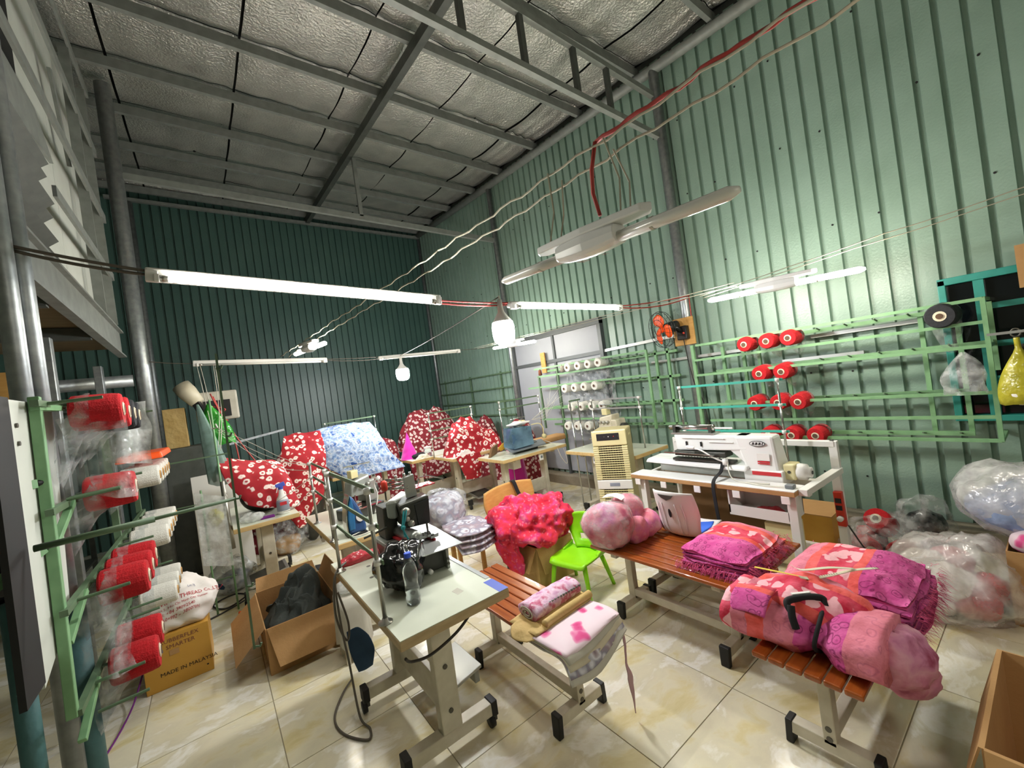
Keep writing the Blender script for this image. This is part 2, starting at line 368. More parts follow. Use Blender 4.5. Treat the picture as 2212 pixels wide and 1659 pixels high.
def banded(name, ax, st, sc=1.0):
    """printed panels: magenta paisley, orange borders and crimson bands of pale flowers; st = (position, kind)"""
    nt, b, vec = base(name); L = nt.links.new; wv = warp(nt, vec, 5, .025); sp = nt.nodes.new('ShaderNodeSeparateXYZ'); L(wv, sp.inputs[0])
    a = nt.nodes.new('ShaderNodeMath'); a.operation = 'ADD'; a.inputs[1].default_value = .5; L(sp.outputs[ax], a.inputs[0])
    COL = {'m': '#cf4a9e', 'o': '#ef5a3c', 'c': '#d01434', 'p': '#dd8494'}; DOT = {'m': '#ffffff', 'o': '#000000', 'c': '#000000', 'p': '#9a9a9a'}; FLW = {'m': '#000000', 'o': '#000000', 'c': '#ffffff', 'p': '#000000'}
    rr = [ramp(nt, [(p, D[k]) for p, k in st], 'CONSTANT') for D in (COL, DOT, FLW)]
    for r in rr: L(a.outputs[0], r.inputs[0])
    v = nt.nodes.new('ShaderNodeTexVoronoi'); v.inputs['Scale'].default_value = 26*sc; L(warp(nt, vec, 14, .05), v.inputs['Vector'])
    k = ramp(nt, [(0, '#ffffff'), (.2, '#000000'), (.3, '#000000'), (.36, '#ffffff'), (.44, '#000000'), (1, '#000000')]); L(v.outputs['Distance'], k.inputs[0])
    f = nt.nodes.new('ShaderNodeTexVoronoi'); f.inputs['Scale'].default_value = 15*sc; L(warp(nt, vec, 9, .09), f.inputs['Vector'])
    h = ramp(nt, [(0, '#ffffff'), (.42, '#ffffff'), (.46, '#000000'), (1, '#000000')]); L(f.outputs['Distance'], h.inputs[0])
    def mul(x, y):
        m = nt.nodes.new('ShaderNodeMath'); m.operation = 'MULTIPLY'; L(x, m.inputs[0]); L(y, m.inputs[1]); return m.outputs[0]
    n = nt.nodes.new('ShaderNodeTexNoise'); n.inputs['Scale'].default_value = 16; n.inputs['Detail'].default_value = 4; L(vec, n.inputs['Vector'])
    q = ramp(nt, [(.35, '#b01848'), (.65, '#f08aa8')]); L(n.outputs['Fac'], q.inputs[0])
    c = mix(nt, .30, rr[0].outputs[0], q.outputs[0]); c = mix(nt, mul(k.outputs[0], rr[1].outputs[0]), c, '#8c1a5c'); c = mix(nt, mul(h.outputs[0], rr[2].outputs[0]), c, '#eeb0b8')
    L(c, b.inputs['Base Color'])
    bp = nt.nodes.new('ShaderNodeBump'); bp.inputs['Strength'].default_value = .5; bp.inputs['Distance'].default_value = .012; n2 = nt.nodes.new('ShaderNodeTexNoise'); n2.inputs['Scale'].default_value = 40; L(vec, n2.inputs['Vector']); L(n2.outputs['Fac'], bp.inputs['Height']); L(bp.outputs[0], b.inputs['Normal'])
banded('batik_fold', 0, [(0, 'm'), (.455, 'o'), (.485, 'c'), (.605, 'o'), (.66, 'p'), (.72, 'o'), (1, 'o')])
banded('batik_stack', 1, [(0, 'm'), (.44, 'o'), (.475, 'c'), (.60, 'o'), (.64, 'p'), (1, 'o')])
banded('batik_roll', 1, [(0, 'p'), (.36, 'm'), (.52, 'p'), (.62, 'o'), (.68, 'p'), (.74, 'c'), (1, 'p')], .8)
batik('batik_tail', ['#a04a6a', '#c67a94', '#d89cb0', '#cf86aa', '#98405f'], 8, 15)
batik('batik_fringe', ['#8d1a3c', '#b03058', '#c84a78', '#a82a5a'], 30, 60)
batik('lace', ['#b06d96', '#c99bb8', '#d9b9cc', '#b34a6c', '#e3d3dc'], 14, 34)
# marble-look floor tile: every tile has its own veins (object random)
nt, b, vec = base('tile', .16, 0); L = nt.links.new
b.inputs['Specular IOR Level'].default_value = .55
oi = nt.nodes.new('ShaderNodeObjectInfo'); vm = nt.nodes.new('ShaderNodeVectorMath'); vm.operation = 'MULTIPLY_ADD'
vm.inputs[1].default_value = (9, 5, 3); cx = nt.nodes.new('ShaderNodeCombineXYZ')
for i in range(3): L(oi.outputs['Random'], cx.inputs[i])
L(cx.outputs[0], vm.inputs[0]); L(vec, vm.inputs[2])
mp = nt.nodes.new('ShaderNodeMapping'); mp.inputs['Scale'].default_value = (1.1, 2.0, 1); mp.inputs['Rotation'].default_value = (0, 0, .7); L(warp(nt, vm.outputs[0], 2.2, .35), mp.inputs[0])
n = nt.nodes.new('ShaderNodeTexNoise'); n.inputs['Scale'].default_value = 2.6; n.inputs['Detail'].default_value = 7; n.inputs['Roughness'].default_value = .6; L(mp.outputs[0], n.inputs['Vector'])
r = ramp(nt, [(.28, '#c6b784'), (.40, '#d6ca9f'), (.47, '#dcd5ba'), (.55, '#d6cfb6'), (.61, '#ebe8dd'), (.68, '#e2dcc8'), (.8, '#d9cc9e')]); L(n.outputs['Fac'], r.inputs[0]); L(r.outputs[0], b.inputs['Base Color'])
# crinkled reflective foil of the roof insulation
nt, b, vec = base('foil', .30, 0); L = nt.links.new; b.inputs['Metallic'].default_value = .68
n = nt.nodes.new('ShaderNodeTexNoise'); n.inputs['Scale'].default_value = 3; n.inputs['Detail'].default_value = 5; L(vec, n.inputs['Vector'])
r = ramp(nt, [(.3, '#c4c3bd'), (.7, '#e2e0d8')]); L(n.outputs['Fac'], r.inputs[0]); L(r.outputs[0], b.inputs['Base Color'])
v = nt.nodes.new('ShaderNodeTexNoise'); v.inputs['Scale'].default_value = 42; v.inputs['Detail'].default_value = 4; L(vec, v.inputs['Vector'])
bp = nt.nodes.new('ShaderNodeBump'); bp.inputs['Strength'].default_value = .9; bp.inputs['Distance'].default_value = .02; L(v.outputs['Fac'], bp.inputs['Height']); L(bp.outputs[0], b.inputs['Normal'])

# ------------------------------------------------------------------ floor
XR, YB = 4.4, 8.78
fl = T('floor', 'cream marble look tiled workshop floor', 'floor', (0, 0, 0), kind='structure')
ob('grout_bed', G().box(-3.6, XR+.1, -2.6, YB+.1, -.1, -.003), 'grout', fl)
tm = None
for i in range(-4, 8):
    for j in range(-4, 13):
        x, y = .12+.6*i, 1.125+.6*j
        if tm is None:
            g = G().hexa([(.0015,.0015,-.02),(.5985,.0015,-.02),(.5985,.5985,-.02),(.0015,.5985,-.02)], [(.0025,.0025,0),(.5975,.0025,0),(.5975,.5975,0),(.0025,.5975,0)])
            t = ob('tile', g, 'tile', fl); tm = t.data
        else:
            t = bpy.data.objects.new('tile', tm); C.objects.link(t); t.parent = fl
        t.location = (x, y, 0)

# ------------------------------------------------------------------ corrugated walls
def zr(x, y): return 4.80+.075*y+.035*(4.4-x)
def corr(n, pitch, z0, z1, depth=.034):
    """one metal sheet in (u, w, z): flat pans with narrow grooves running up"""
    prof = []
    for k in range(n):
        u = k*pitch; prof += [(u, 0), (u+pitch*.70, 0), (u+pitch*.74, depth), (u+pitch*.93, depth), (u+pitch*.97, 0)]
    prof.append((n*pitch, 0)); return prof
def wall_sheet(root, axis, a0, n, pitch, zbot, matn):
    prof = corr(n, pitch, 0, 0); g = G(); P = []
    for zz_ in range(2):
        row = []
        for u, d in prof:
            if axis == 'y': p = (XR+d, a0+u, zbot if zz_ == 0 else zr(XR, a0+u))
            else: p = (a0+u, YB+d, zbot if zz_ == 0 else zr(a0+u, YB))
            row.append(p)
        P.append(row)
    g.grid(P)
    return ob('sheet', g, matn, root)
wr = T('wall_right', 'tall green corrugated metal wall with narrow grooves', 'wall', (XR, 3, 0), kind='structure')
for k in range(12): wall_sheet(wr, 'y', -2.6+k*.952, 7, .136, .14, 'sheet')
ob('backing', G().box(XR+.04, XR+.12, -2.6, YB+.1, 0, 5.5), 'steel_dark', wr)
sg = G()     # row of fixing screws
for zz_ in (.45, 1.35, 2.6, 3.4, 4.2):
    for k in range(0, 38):
        if (k*7+int(zz_*10)) % 3: sg.cyl((XR-.006, -2.5+k*.3, zz_+.02*math.sin(k*2.1)), (XR+.003, -2.5+k*.3, zz_+.02*math.sin(k*2.1)), .008, n=6)
o = ob('screws', sg, 'black_flat', wr); o['kind'] = 'stuff'
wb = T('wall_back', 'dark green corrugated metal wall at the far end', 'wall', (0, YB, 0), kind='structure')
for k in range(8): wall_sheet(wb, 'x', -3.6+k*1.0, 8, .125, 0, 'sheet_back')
ob('backing', G().box(-3.6, XR+.1, YB+.04, YB+.12, 0, 5.8), 'steel_dark', wb)
wl = T('wall_left', 'plain wall at the far left under the loft', 'wall', (-3.6, 3, 0), kind='structure'); ob('panel', G().box(-3.7, -3.6, -2.6, YB, 0, 5.8), 'plain_wall', wl)
wf = T('wall_front', 'plain wall behind the viewer', 'wall', (0, -2.6, 0), kind='structure'); ob('panel', G().box(-3.6, XR, -2.7, -2.6, 0, 5.3), 'plain_wall', wf)
bb = T('baseboard_right', 'rough concrete kerb along the foot of the green wall', 'kerb', (4.3, 3, 0), kind='structure')
P = []
for i in range(60):
    y = -2.6+i*.193; k = .012*nz((0, y, 0), 3, 2); P.append([(4.27+k, y, 0), (4.27+k, y, .13+k), (4.30, y, .15+k), (4.41, y, .155+k*.5)])
ob('kerb', G().grid(P), 'concrete', bb)

# ------------------------------------------------------------------ roof
ce = T('ceiling', 'low pitched roof lined with crinkled silver foil', 'ceiling', (0, 3, 5), kind='structure')
g = G().hexa([(-3.7,-2.7,zr(-3.7,-2.7)+.09),(XR+.1,-2.7,zr(XR,-2.7)+.09),(XR+.1,YB+.1,zr(XR,YB)+.09),(-3.7,YB+.1,zr(-3.7,YB)+.09)],
             [(-3.7,-2.7,zr(-3.7,-2.7)+.2),(XR+.1,-2.7,zr(XR,-2.7)+.2),(XR+.1,YB+.1,zr(XR,YB)+.2),(-3.7,YB+.1,zr(-3.7,YB)+.2)])
ob('roof_deck', g, 'black_flat', ce)
PUR = [-1.0, -.05, .9, 1.8, 2.69, 3.56, 4.48, 5.37, 6.22, 7.15, 7.98, 8.66]
xs = [-3.6, -2.5, -1.45, -.4, .66, 1.68, 2.8, 3.85, XR]
for a in range(len(xs)-1):
    yb = [-2.6]+PUR+[YB]
    for k in range(len(yb)-1):
        if yb[k+1] < -.5: continue
        P = []; x0, x1 = xs[a]+.012, xs[a+1]-.012; y0, y1 = yb[k]+.004, yb[k+1]-.004; tilt = .02*nz((a*3.1, k*2.3, 0), 1, 4)
        for i in range(15):
            u = i/14; x = x0+(x1-x0)*u; row = []
            for j in range(9):
                v_ = j/8; y = y0+(y1-y0)*v_
                sag = .035*math.sin(math.pi*v_)+.014*math.sin(u*22+a)*(.5+nz((x, y, 1), 2, 3))+.02*nz((x*1.5, y, 0), 2.5, 6)
                row.append((x, y, zr(x, y)+.07-sag+tilt*(u-.5)))
            P.append(row)
        ob('foil_panel', G().grid(P), 'foil', ce, smooth=True)
ORD = ['first', 'second', 'third', 'fourth', 'fifth', 'sixth', 'seventh', 'eighth', 'ninth', 'tenth', 'eleventh', 'twelfth']
for k, y in enumerate(PUR):
    g = G(); z0, z1 = zr(-3.6, y), zr(XR, y)
    for (dy, w_, dz, h_) in ((-.02, .006, -.03, .10), (.0, .045, .017, .006), (.0, .045, -.077, .006)):
        g.bar((-3.6, y+dy, z0+dz), (XR-.02, y+dy, z1+dz), w_, h_)
    solo('roof_purlin', 'grey steel roof purlin, %s from the back wall' % ORD[len(PUR)-1-k], 'purlin', g, 'steel_grey', 'roof purlins')
g = G(); g.bar((2.0, -2.5, zr(2, -2.5)-.15), (2.0, YB-.05, zr(2, YB)-.15), .07, .11); g.bar((2.07, -2.5, zr(2, -2.5)-.10), (2.07, YB-.05, zr(2, YB)-.10), .03, .05)
solo('roof_rafter', 'dark steel rafter crossing under the purlins', 'rafter', g, 'steel_dark')
g = G(); g.cyl((4.33, -2.5, zr(XR, -2.5)-.13), (4.33, YB, zr(XR, YB)-.13), .055, n=16)
solo('wall_plate_pipe', 'grey pipe running along the top of the green wall', 'pipe', g, 'steel_grey', smooth=True)
# trusses across the room
t = T('roof_truss', 'near roof truss with two chords and upright struts', 'truss', (2, 2.48, 4.2))
lo = lambda x: 4.11+.062*(4.4-x)
hi = lambda x: 4.56+.075*(4.4-x)
ob('bottom_chord', G().bar((-.5, 2.48, lo(-.5)), (4.33, 2.48, lo(4.33)), .05, .055), 'steel_grey', t)
ob('top_chord', G().bar((-.5, 2.48, hi(-.5)), (4.33, 2.48, hi(4.33)), .05, .055), 'steel_grey', t)
for x in (.1, .66, 1.25, 1.84, 2.44, 3.06, 3.52): ob('strut', G().bar((x, 2.48, lo(x)), (x, 2.48, hi(x)), .045), 'steel_dark', t)
t = T('roof_truss', 'far roof tie beam with a single upright strut', 'truss', (2, 5.75, 4.2))
ob('bottom_chord', G().bar((-.47, 5.75, 4.39), (4.33, 5.75, 4.15), .05, .07), 'steel_grey', t)
ob('strut', G().bar((2.05, 5.75, 4.28), (2.05, 5.75, 5.10), .05), 'steel_grey', t)
g = G(); g.bar((-.9, YB-.1, 5.42), (XR-.05, YB-.1, 5.28), .06, .05)
solo('wall_girt', 'grey horizontal girt along the top of the back wall', 'beam', g, 'steel_grey')
# columns
def column(x, y, r, z0, z1, label, m='galv', lean=0):
    t = T('steel_column', label, 'column', (x, y, 0)); ob('pipe', G().cyl((x, y, z0), (x+lean, y, z1), r, n=24), m, t, smooth=True)
    ob('base_plate', G().box(x-r*1.5, x+r*1.5, y-r*1.5, y+r*1.5, 0, .012), 'steel_dark', t); return t
column(4.33, 2.46, .052, 0, 4.85, 'round steel column behind the orange fan')
column(4.34, 5.75, .045, 0, 5.05, 'round steel column beside the grey steel door')
column(4.35, 8.71, .035, 0, 5.3, 'thin corner column where the two green walls meet')
column(-.485, 5.75, .068, 0, 5.35, 'thick galvanised column at the far end of the loft')
column(-.62, 8.71, .05, 0, 5.4, 'thin column against the dark back wall behind the loft')
t = column(-.535, 2.49, .032, 0, 5.0, 'galvanised pipe column behind the left thread rack, lower half in a teal sleeve')
ob('painted_sleeve', G().cyl((-.535, 2.49, .012), (-.535, 2.49, 1.0), .048, n=24), 'teal_paint', t, smooth=True)
column(-.562, 2.41, .032, 0, 5.0, 'galvanised pipe column close beside another at the left edge')
column(-.60, 2.19, .03, 0, 1.15, 'short teal painted post under the white board at the left edge', 'teal_paint')

# ------------------------------------------------------------------ loft on the left
t = T('loft', 'steel framed loft floor with plywood deck along the left side', 'loft', (-1.5, 4, 2.5)); KX = -.60
ob('deck', G().box(-3.5, KX-.05, 2.62, 5.62, 2.54, 2.58), 'plywood', t)
ob('edge_beam', G().box(KX-.04, KX-.01, 2.60, 5.65, 2.47, 2.70).box(KX-.04, KX+.02, 2.60, 5.65, 2.455, 2.47).box(KX-.04, KX+.02, 2.60, 5.65, 2.70, 2.715), 'steel_grey', t)
for y in (3.4, 4.5): ob('joist', G().bar((-3.5, y, 2.49), (KX-.05, y, 2.49), .06, .09), 'steel_dark', t)
ob('cross_pipe', G().cyl((-3.4, 5.70, 2.22), (-.56, 5.70, 2.22), .06, n=16), 'galv', t, smooth=True)
ob('deck_edge', G().box(KX-.10, KX-.005, 2.62, 5.4, 2.716, 2.755), 'plywood', t)
t = T('loft_partition', 'white panel partition standing on the loft', 'partition', (-.72, 4.7, 2.76))
for y0, y1 in ((3.70, 4.38), (4.385, 5.05), (5.055, 5.63)): ob('panel', G().box(-.74, -.71, y0, y1, 2.76, 5.0), 'white_panel', t)
t = T('loft_rails', 'grey flat rails and uprights in front of the white partition', 'railing', (KX, 4.2, 2.76))
for z, y0, h_ in ((3.24, 3.66, .07), (3.83, 2.62, .08), (4.5, 2.62, .08), (5.1, 2.62, .07)): ob('rail', G().bar((KX, y0, z), (KX, 5.64, z+.03), .02, h_), 'steel_grey', t)
for y in (4.95, 5.5): ob('upright', G().bar((KX-.03, y, 2.76), (KX-.03, y-.06, 5.05), .02, .07), 'steel_grey', t)
ob('cross_brace', G().bar((KX-.05, 4.35, 4.48), (KX-.05, 4.60, 3.86), .02, .06), 'steel_grey', t)
ob('plank', G().hexa([(KX-.07, 2.64, 3.42), (KX-.05, 2.64, 3.42), (KX-.05, 4.05, 3.60), (KX-.07, 4.05, 3.60)], [(KX-.07, 2.64, 3.78), (KX-.05, 2.64, 3.78), (KX-.05, 3.74, 3.80), (KX-.07, 3.74, 3.80)]), 'steel_grey', t)
t = T('loft_louvre', 'dark slatted louvre beside the near columns', 'louvre', (-.72, 3.1, 2.76))
ob('backing', G().box(-.72, -.70, 2.6, 3.69, 2.76, 5.0), 'black_flat', t)
for k in range(6):
    z = 2.80+.125*k; e = 3.66+.05*math.sin(k*2.7); ob('slat', G().hexa([(-.68,2.6,z-.035),(-.665,2.6,z-.04),(-.665,e,z-.04),(-.68,e,z-.035)], [(-.625,2.6,z+.01),(-.615,2.6,z+.0),(-.615,e,z+.0),(-.625,e,z+.01)]), 'steel_dark', t)
# posts and dark shelving below the loft
for (x, y, w_, lab) in ((-.78, 3.9, .07, 'flat galvanised post standing below the loft edge'), (-.78, 5.5, .10, 'wide galvanised post close to the thick far column')):
    solo('loft_post', lab, 'post', G().box(x-.03, x+.03, y-w_/2, y+w_/2, 0, 2.36), 'galv', bev=.004)
g = G(); 
t = T('storage_shelf', 'dark shelf of wrapped goods in the gloom below the loft', 'shelf', (-1.7, 5.9, 0))
for y in (5.35, 6.45): 
    for x in (-2.3, -1.15): ob('post', G().box(x-.02, x+.02, y-.02, y+.02, 0, 2.1), 'steel_dark', t)
for z in (.4, 1.0, 1.6, 2.0): ob('shelf_board', G().box(-2.32, -1.13, 5.33, 6.47, z-.02, z), 'steel_dark', t)
for k, (y, z) in enumerate(((5.6, .4), (6.1, .4), (5.6, 1.0), (6.15, 1.0), (5.6, 1.6), (6.1, 1.6))):
    solo('wrapped_bale', 'black wrapped bale on the dark shelf, %s' % ['lowest and nearer', 'lowest and farther', 'middle and nearer', 'middle and farther', 'top and nearer', 'top and farther'][k], 'bale', blob((-1.6, y, z+.17), (.4, .24, .17), k+3, .04, 5, z+.001), 'film_black', 'bales below the loft', True)
t = T('scrap_timber', 'yellow timber offcut leaning below the loft', 'timber', (-.72, 2.9, 1.62)); ob('plank', G().hexa([(-.76,2.86,1.62),(-.70,2.86,1.62),(-.70,2.93,1.62),(-.76,2.93,1.62)],[(-.765,2.86,2.02),(-.705,2.86,2.02),(-.705,2.93,2.02),(-.765,2.93,2.02)]), 'wood_light', t)
ob('cleat', G().box(-.70, -.68, 2.88, 2.94, 1.66, 1.8), 'black_flat', t)
# ------------------------------------------------------------------ lights on their cables
def sag(p, q, d, n=14): return [Vector(p).lerp(Vector(q), i/n)-Vector((0, 0, d*4*(i/n)*(1-i/n))) for i in range(n+1)]
def batten(x0, z0, x1, z1, y, label, lit, deep=.055, face=-1):
    t = T('batten_light', label, 'light', ((x0+x1)/2, y, (z0+z1)/2)); d = V(x1-x0, 0, z1-z0).normalized(); a, e = V(x0, y, z0), V(x1, y, z1)
    ob('housing', G().bar(a, e, .06, deep, (0, 0, 1)), 'white_plastic', t, bev=.008)
    n = V(0, face, -.6).normalized()*.047
    for s, p in ((1, a), (-1, e)): ob('lamp_holder', G().bar(p+d*s*.0+n*.55, p+d*s*.045+n*.55, .03, .05).bar(p+d*s*.03+n, p+d*s*.05+n, .03, .034), 'white_plastic', t, bev=.003)
    if lit is not None:
        ob('tube', G().cyl(a+d*.075+n, e-d*.075+n, .0135, n=8), 'tube_lit' if lit else 'tube_off', t, smooth=True)
        ob('tube_cap', G().cyl(a+d*.05+n, a+d*.08+n, .014, n=12), 'chrome_dull', t, smooth=True); ob('tube_cap', G().cyl(e-d*.08+n, e-d*.05+n, .014, n=12), 'chrome_dull', t, smooth=True)
    return t
batten(-.15, 2.37, 1.31, 2.265, 2.44, 'long lit batten light hung nearest, left of centre', True)
batten(1.88, 2.235, 3.17, 2.215, 2.44, 'lit batten light hung right of the near globe bulb', True, .04)
batten(-.06, 2.36, 1.32, 2.29, 5.72, 'unlit white batten light on the far left cable', False)
batten(2.0, 2.265, 3.3, 2.285, 5.72, 'unlit slim batten light above the far globe bulb', False, .04)
def bulb(x, y, ztop, r, label, wire_to):
    t = T('globe_bulb', label, 'light bulb', (x, y, ztop-r*3.1))
    ob('cord', G().tube([(x, y, ztop), (x+.005, y, ztop-.05)], .006), 'cord_white', t)
    ob('socket', G().lathe([(.018, 0), (.02, -.05), (.024, -.09), (.05, -.13), (r*.84, -.155), (r*.9, -.165)], (x, y, ztop-.03), n=20), 'white_plastic', t, smooth=True)
    ob('globe', G().lathe([(r*.9, -.165), (r, -.2), (r*.98, -.26), (r*.9, -.30), (r*.6, -.325), (r*.1, -.33)], (x, y, ztop-.03), n=14), 'bulb_lit', t, smooth=True)
bulb(1.80, 2.44, 2.30, .082, 'lit globe bulb hanging nearer, above the cooler', None)
bulb(2.31, 5.70, 2.27, .095, 'lit globe bulb hanging farther away by the dark wall', None)
# cables between the columns
def cable(name, label, lines, m, r=.008, cat_='cable'):
    g = G()
    for l in lines: g.tube(l, r, 6)
    return solo(name, label, cat_, g, m, smooth=True)
cable('light_cable', 'bundled brown cable from the left column to the nearest light', [sag((-.55, 2.45, 2.47), (-.15, 2.45, 2.39), .005), sag((-.55, 2.46, 2.455), (-.15, 2.46, 2.375), .01), sag((-.9, 2.45, 2.50), (-.55, 2.45, 2.47), .0)], 'cord_grey', .007)
cable('light_cable', 'red and grey cable between the two near batten lights', [sag((1.30, 2.45, 2.265), (1.9, 2.45, 2.25), .006), sag((1.30, 2.46, 2.25), (1.9, 2.46, 2.24), .014)], 'red_cord', .006)
cable('light_cable', 'reddish cable sagging from the near light to the fan column', [sag((3.16, 2.45, 2.225), (4.33, 2.40, 2.33), .015), sag((3.16, 2.46, 2.215), (4.33, 2.41, 2.31), .045), sag((4.3, 2.39, 2.32), (4.29, 2.39, 1.98), 0, 4)], 'red_cord', .006)
cable('light_cable', 'thin cable along the far row of lights', [sag((-.47, 5.73, 2.42), (-.06, 5.73, 2.36), .01), sag((1.3, 5.73, 2.30), (2.05, 5.73, 2.28), .005), sag((1.3, 5.74, 2.29), (2.2, 5.74, 2.27), .03), sag((3.28, 5.73, 2.29), (4.34, 5.73, 2.32), .01)], 'cord_grey', .005)
cable('bulb_cable', 'thin grey cable strung from bulb to bulb', [sag((1.80, 2.45, 2.29), (2.31, 5.71, 2.27), .02)], 'cord_grey', .005)
def twist(p, q, n=46, a=.006, seed=0):
    out = []
    for i in range(n+1):
        t = i/n; k = Vector(p).lerp(Vector(q), t); out.append(k+V(a*math.sin(i*1.9+seed)+.008*nz((t*9, seed, 0), 1, seed), 0, a*math.cos(i*1.9+seed)+.01*nz((t*7, 0, seed), 1, seed)))
    return out
cable('hanger_wires', 'pair of twisted wires carrying the light fittings down the room', [twist((.80, 5.72, 2.37), (1.22, 2.2, 2.50)), twist((1.22, 2.2, 2.50), (1.32, .1, 2.49), 30), twist((.88, 5.72, 2.36), (1.30, 2.2, 2.47), seed=2), twist((1.30, 2.2, 2.47), (1.40, .1, 2.47), 30, seed=2)], 'twine', .0045, 'wire')
cable('hanger_wires', 'pair of thin wires by the green wall holding the right hand fittings', [twist((3.57, 5.7, 2.30), (3.6, 1.6, 2.22), 20, .002), twist((3.6, 1.9, 2.18), (3.6, -.6, 2.35), 14, .002), twist((3.63, 5.7, 2.29), (3.66, 1.6, 2.20), 20, .002, 1), twist((3.66, 1.9, 2.17), (3.66, -.6, 2.32), 14, .002, 1)], 'twine', .0035, 'wire')
cable('extension_cord', 'red cord taped along the wires and dropping to the unlit fitting', [twist((1.335, .1, 2.50), (1.29, 1.0, 2.515), 24, .004), [V(1.29, 1.0, 2.515), V(1.285, 1.03, 2.42), V(1.28, 1.035, 2.33), V(1.285, 1.02, 2.24)]], 'red_cord', .008, 'cord')
def led(x0, y0, z0, x1, y1, z1, label, lit, wires=True):
    """two narrow tubes either side of a moulded driver box"""
    a, e = V(x0, y0, z0), V(x1, y1, z1); L_ = (e-a).length; d = (e-a).normalized(); s = d.cross(V(0, 0, 1)).normalized(); u = s.cross(d)
    t = T('led_fitting', label, 'light', (a+e)/2); c = (a+e)/2
    # hollow top tray with rounded ends
    tr = [c+d*(L_*.23*k)+s*(.05*m)+u*.045 for k, m in ((-1, -.7), (-1.1, 0), (-1, .7), (0, 1), (1, .7), (1.1, 0), (1, -.7), (0, -1))]
    ob('tray', G().ext(tr, u*.03), 'white_glossy', t, bev=.006)
    P = []
    for k in range(9):
        q = -1+2*k/8; w_ = .052*(1-.12*abs(q)); h = .045*(1-.25*q*q); ring = []
        for j in range(12):
            b_ = 2*math.pi*j/12; ring.append(c+d*(q*L_*.13)+s*(w_*math.copysign(abs(math.cos(b_))**.6, math.cos(b_)))+u*(.012+h*math.copysign(abs(math.sin(b_))**.6, math.sin(b_))))
        P.append(ring)
    g = G().grid(P, True); g.f += [tuple(range(11, -1, -1)), tuple(range(96, 108))]; ob('driver_box', g, 'white_glossy', t, smooth=False, bev=.003)
    for k in (-1, 1):
        p0, p1 = c+d*(k*L_*.115), c+d*(k*L_*.5); P = []
        for f in (0, .5, .93, 1):
            w_ = .026 if f <= .93 else .026*max(.45, (1-f)/.07*.55+.45); q = p0.lerp(p1, f)
            P.append([q+s*(w_*math.cos(b_))+u*(w_*.8*math.sin(b_)+.0) for b_ in [2*math.pi*j/10 for j in range(10)]])
        g = G().grid(P, True); g.f += [tuple(range(9, -1, -1)), tuple(range(30, 40))]
        ob('tube', g, 'led_lit' if lit else 'tube_off', t, smooth=True)
        ob('clip', G().cyl(c+d*(k*L_*.25)-d*.006, c+d*(k*L_*.25)+d*.006, .0235, n=14), 'chrome_dull', t)
    if wires:
        for k in (-1, 1):
            ob('hanger', G().tube([c+d*(k*L_*.16)+u*.07+s*.03, c+d*(k*L_*.15)+u*.2-s*.0, c+d*(k*L_*.13)+V(0, 0, .36)+s*.02], .0035, 5), 'twine', t)
            ob('hanger', G().tube([c+d*(k*L_*.16)+u*.07-s*.03, c+d*(k*L_*.15)+u*.2-s*.06, c+d*(k*L_*.12)+V(0, 0, .34)-s*.05], .0035, 5), 'twine', t)
    return t, c, d, s, u
t, c, d, s, u = led(1.265, 1.66, 2.165, 1.30, .525, 2.115, 'unlit white twin tube fitting hanging in front of the green wall', False)
g = text_g('///', .05, c-d*.03-s*.035-u*.036, -d, s, -u, .0015); ob('print', g, 'ink_red', t); g = text_g('LED', .018, c+d*.07-s*.03-u*.036, -d, s, -u, .0015); ob('print', g, 'ink_red', t)
led(.89, 5.28, 2.33, .99, 4.25, 2.29, 'lit twin tube fitting far down the twisted wires', True, False)
led(3.6, 1.83, 2.125, 3.6, .76, 2.08, 'lit twin tube fitting in front of the right hand wall above the red cones', True, False)
led(3.6, 5.2, 2.22, 3.6, 4.2, 2.165, 'lit twin tube fitting by the grey steel door', True, False)
led(1.0, -.4, 2.2, 1.0, -1.5, 2.2, 'lit twin tube fitting added out of view behind the viewer', True, False)  # unseen fitting, added to brighten the foreground
# ------------------------------------------------------------------ wall: door, window, fan
t = T('door_1', 'grey steel panel door set in the green wall', 'door', (4.37, 4.8, 0), kind='structure')
for y0, y1 in ((3.76, 4.66), (4.70, 5.66)):
    for z0, z1 in ((.2, 1.88), (1.93, 2.29)): ob('panel', G().box(4.365, 4.385, y0, y1, z0, z1), 'door_grey', t, bev=.004)
ob('frame', G().box(4.33, 4.41, 3.70, 3.76, .15, 2.33).box(4.33, 4.41, 5.66, 5.70, .15, 2.33).box(4.32, 4.41, 3.70, 5.70, 2.29, 2.37).box(4.34, 4.40, 4.66, 4.70, .15, 2.29).box(4.335, 4.40, 3.76, 5.66, 1.88, 1.93), 'frame_dark', t)
t = T('window_1', 'dark window with a teal frame at the right edge', 'window', (4.36, -.2, .9), kind='structure')
ob('frame', G().box(4.31, 4.41, .49, .53, .95, 1.95).box(4.31, 4.41, -.9, -.86, .95, 1.95).box(4.31, 4.41, -.9, .53, 1.91, 1.96).box(4.31, 4.41, -.9, .53, .93, .97), 'teal', t, bev=.004)
for y in (.335, -.1, -.45): ob('mullion', G().box(4.32, 4.40, y-.025, y+.025, .97, 1.91), 'teal', t)
for z in (1.72, 1.46, 1.22): ob('glazing_bar', G().box(4.33, 4.39, -.86, .33, z-.02, z+.02), 'teal', t)
for y0, y1 in ((.36, .49), (-.075, .31), (-.425, -.125), (-.86, -.475)): ob('pane', G().box(4.372, 4.378, y0, y1, .97, 1.91), 'glass_dark', t)
t = T('wall_fan', 'orange bladed wall fan with black motor on a wooden board', 'fan', (4.30, 2.46, 1.8))
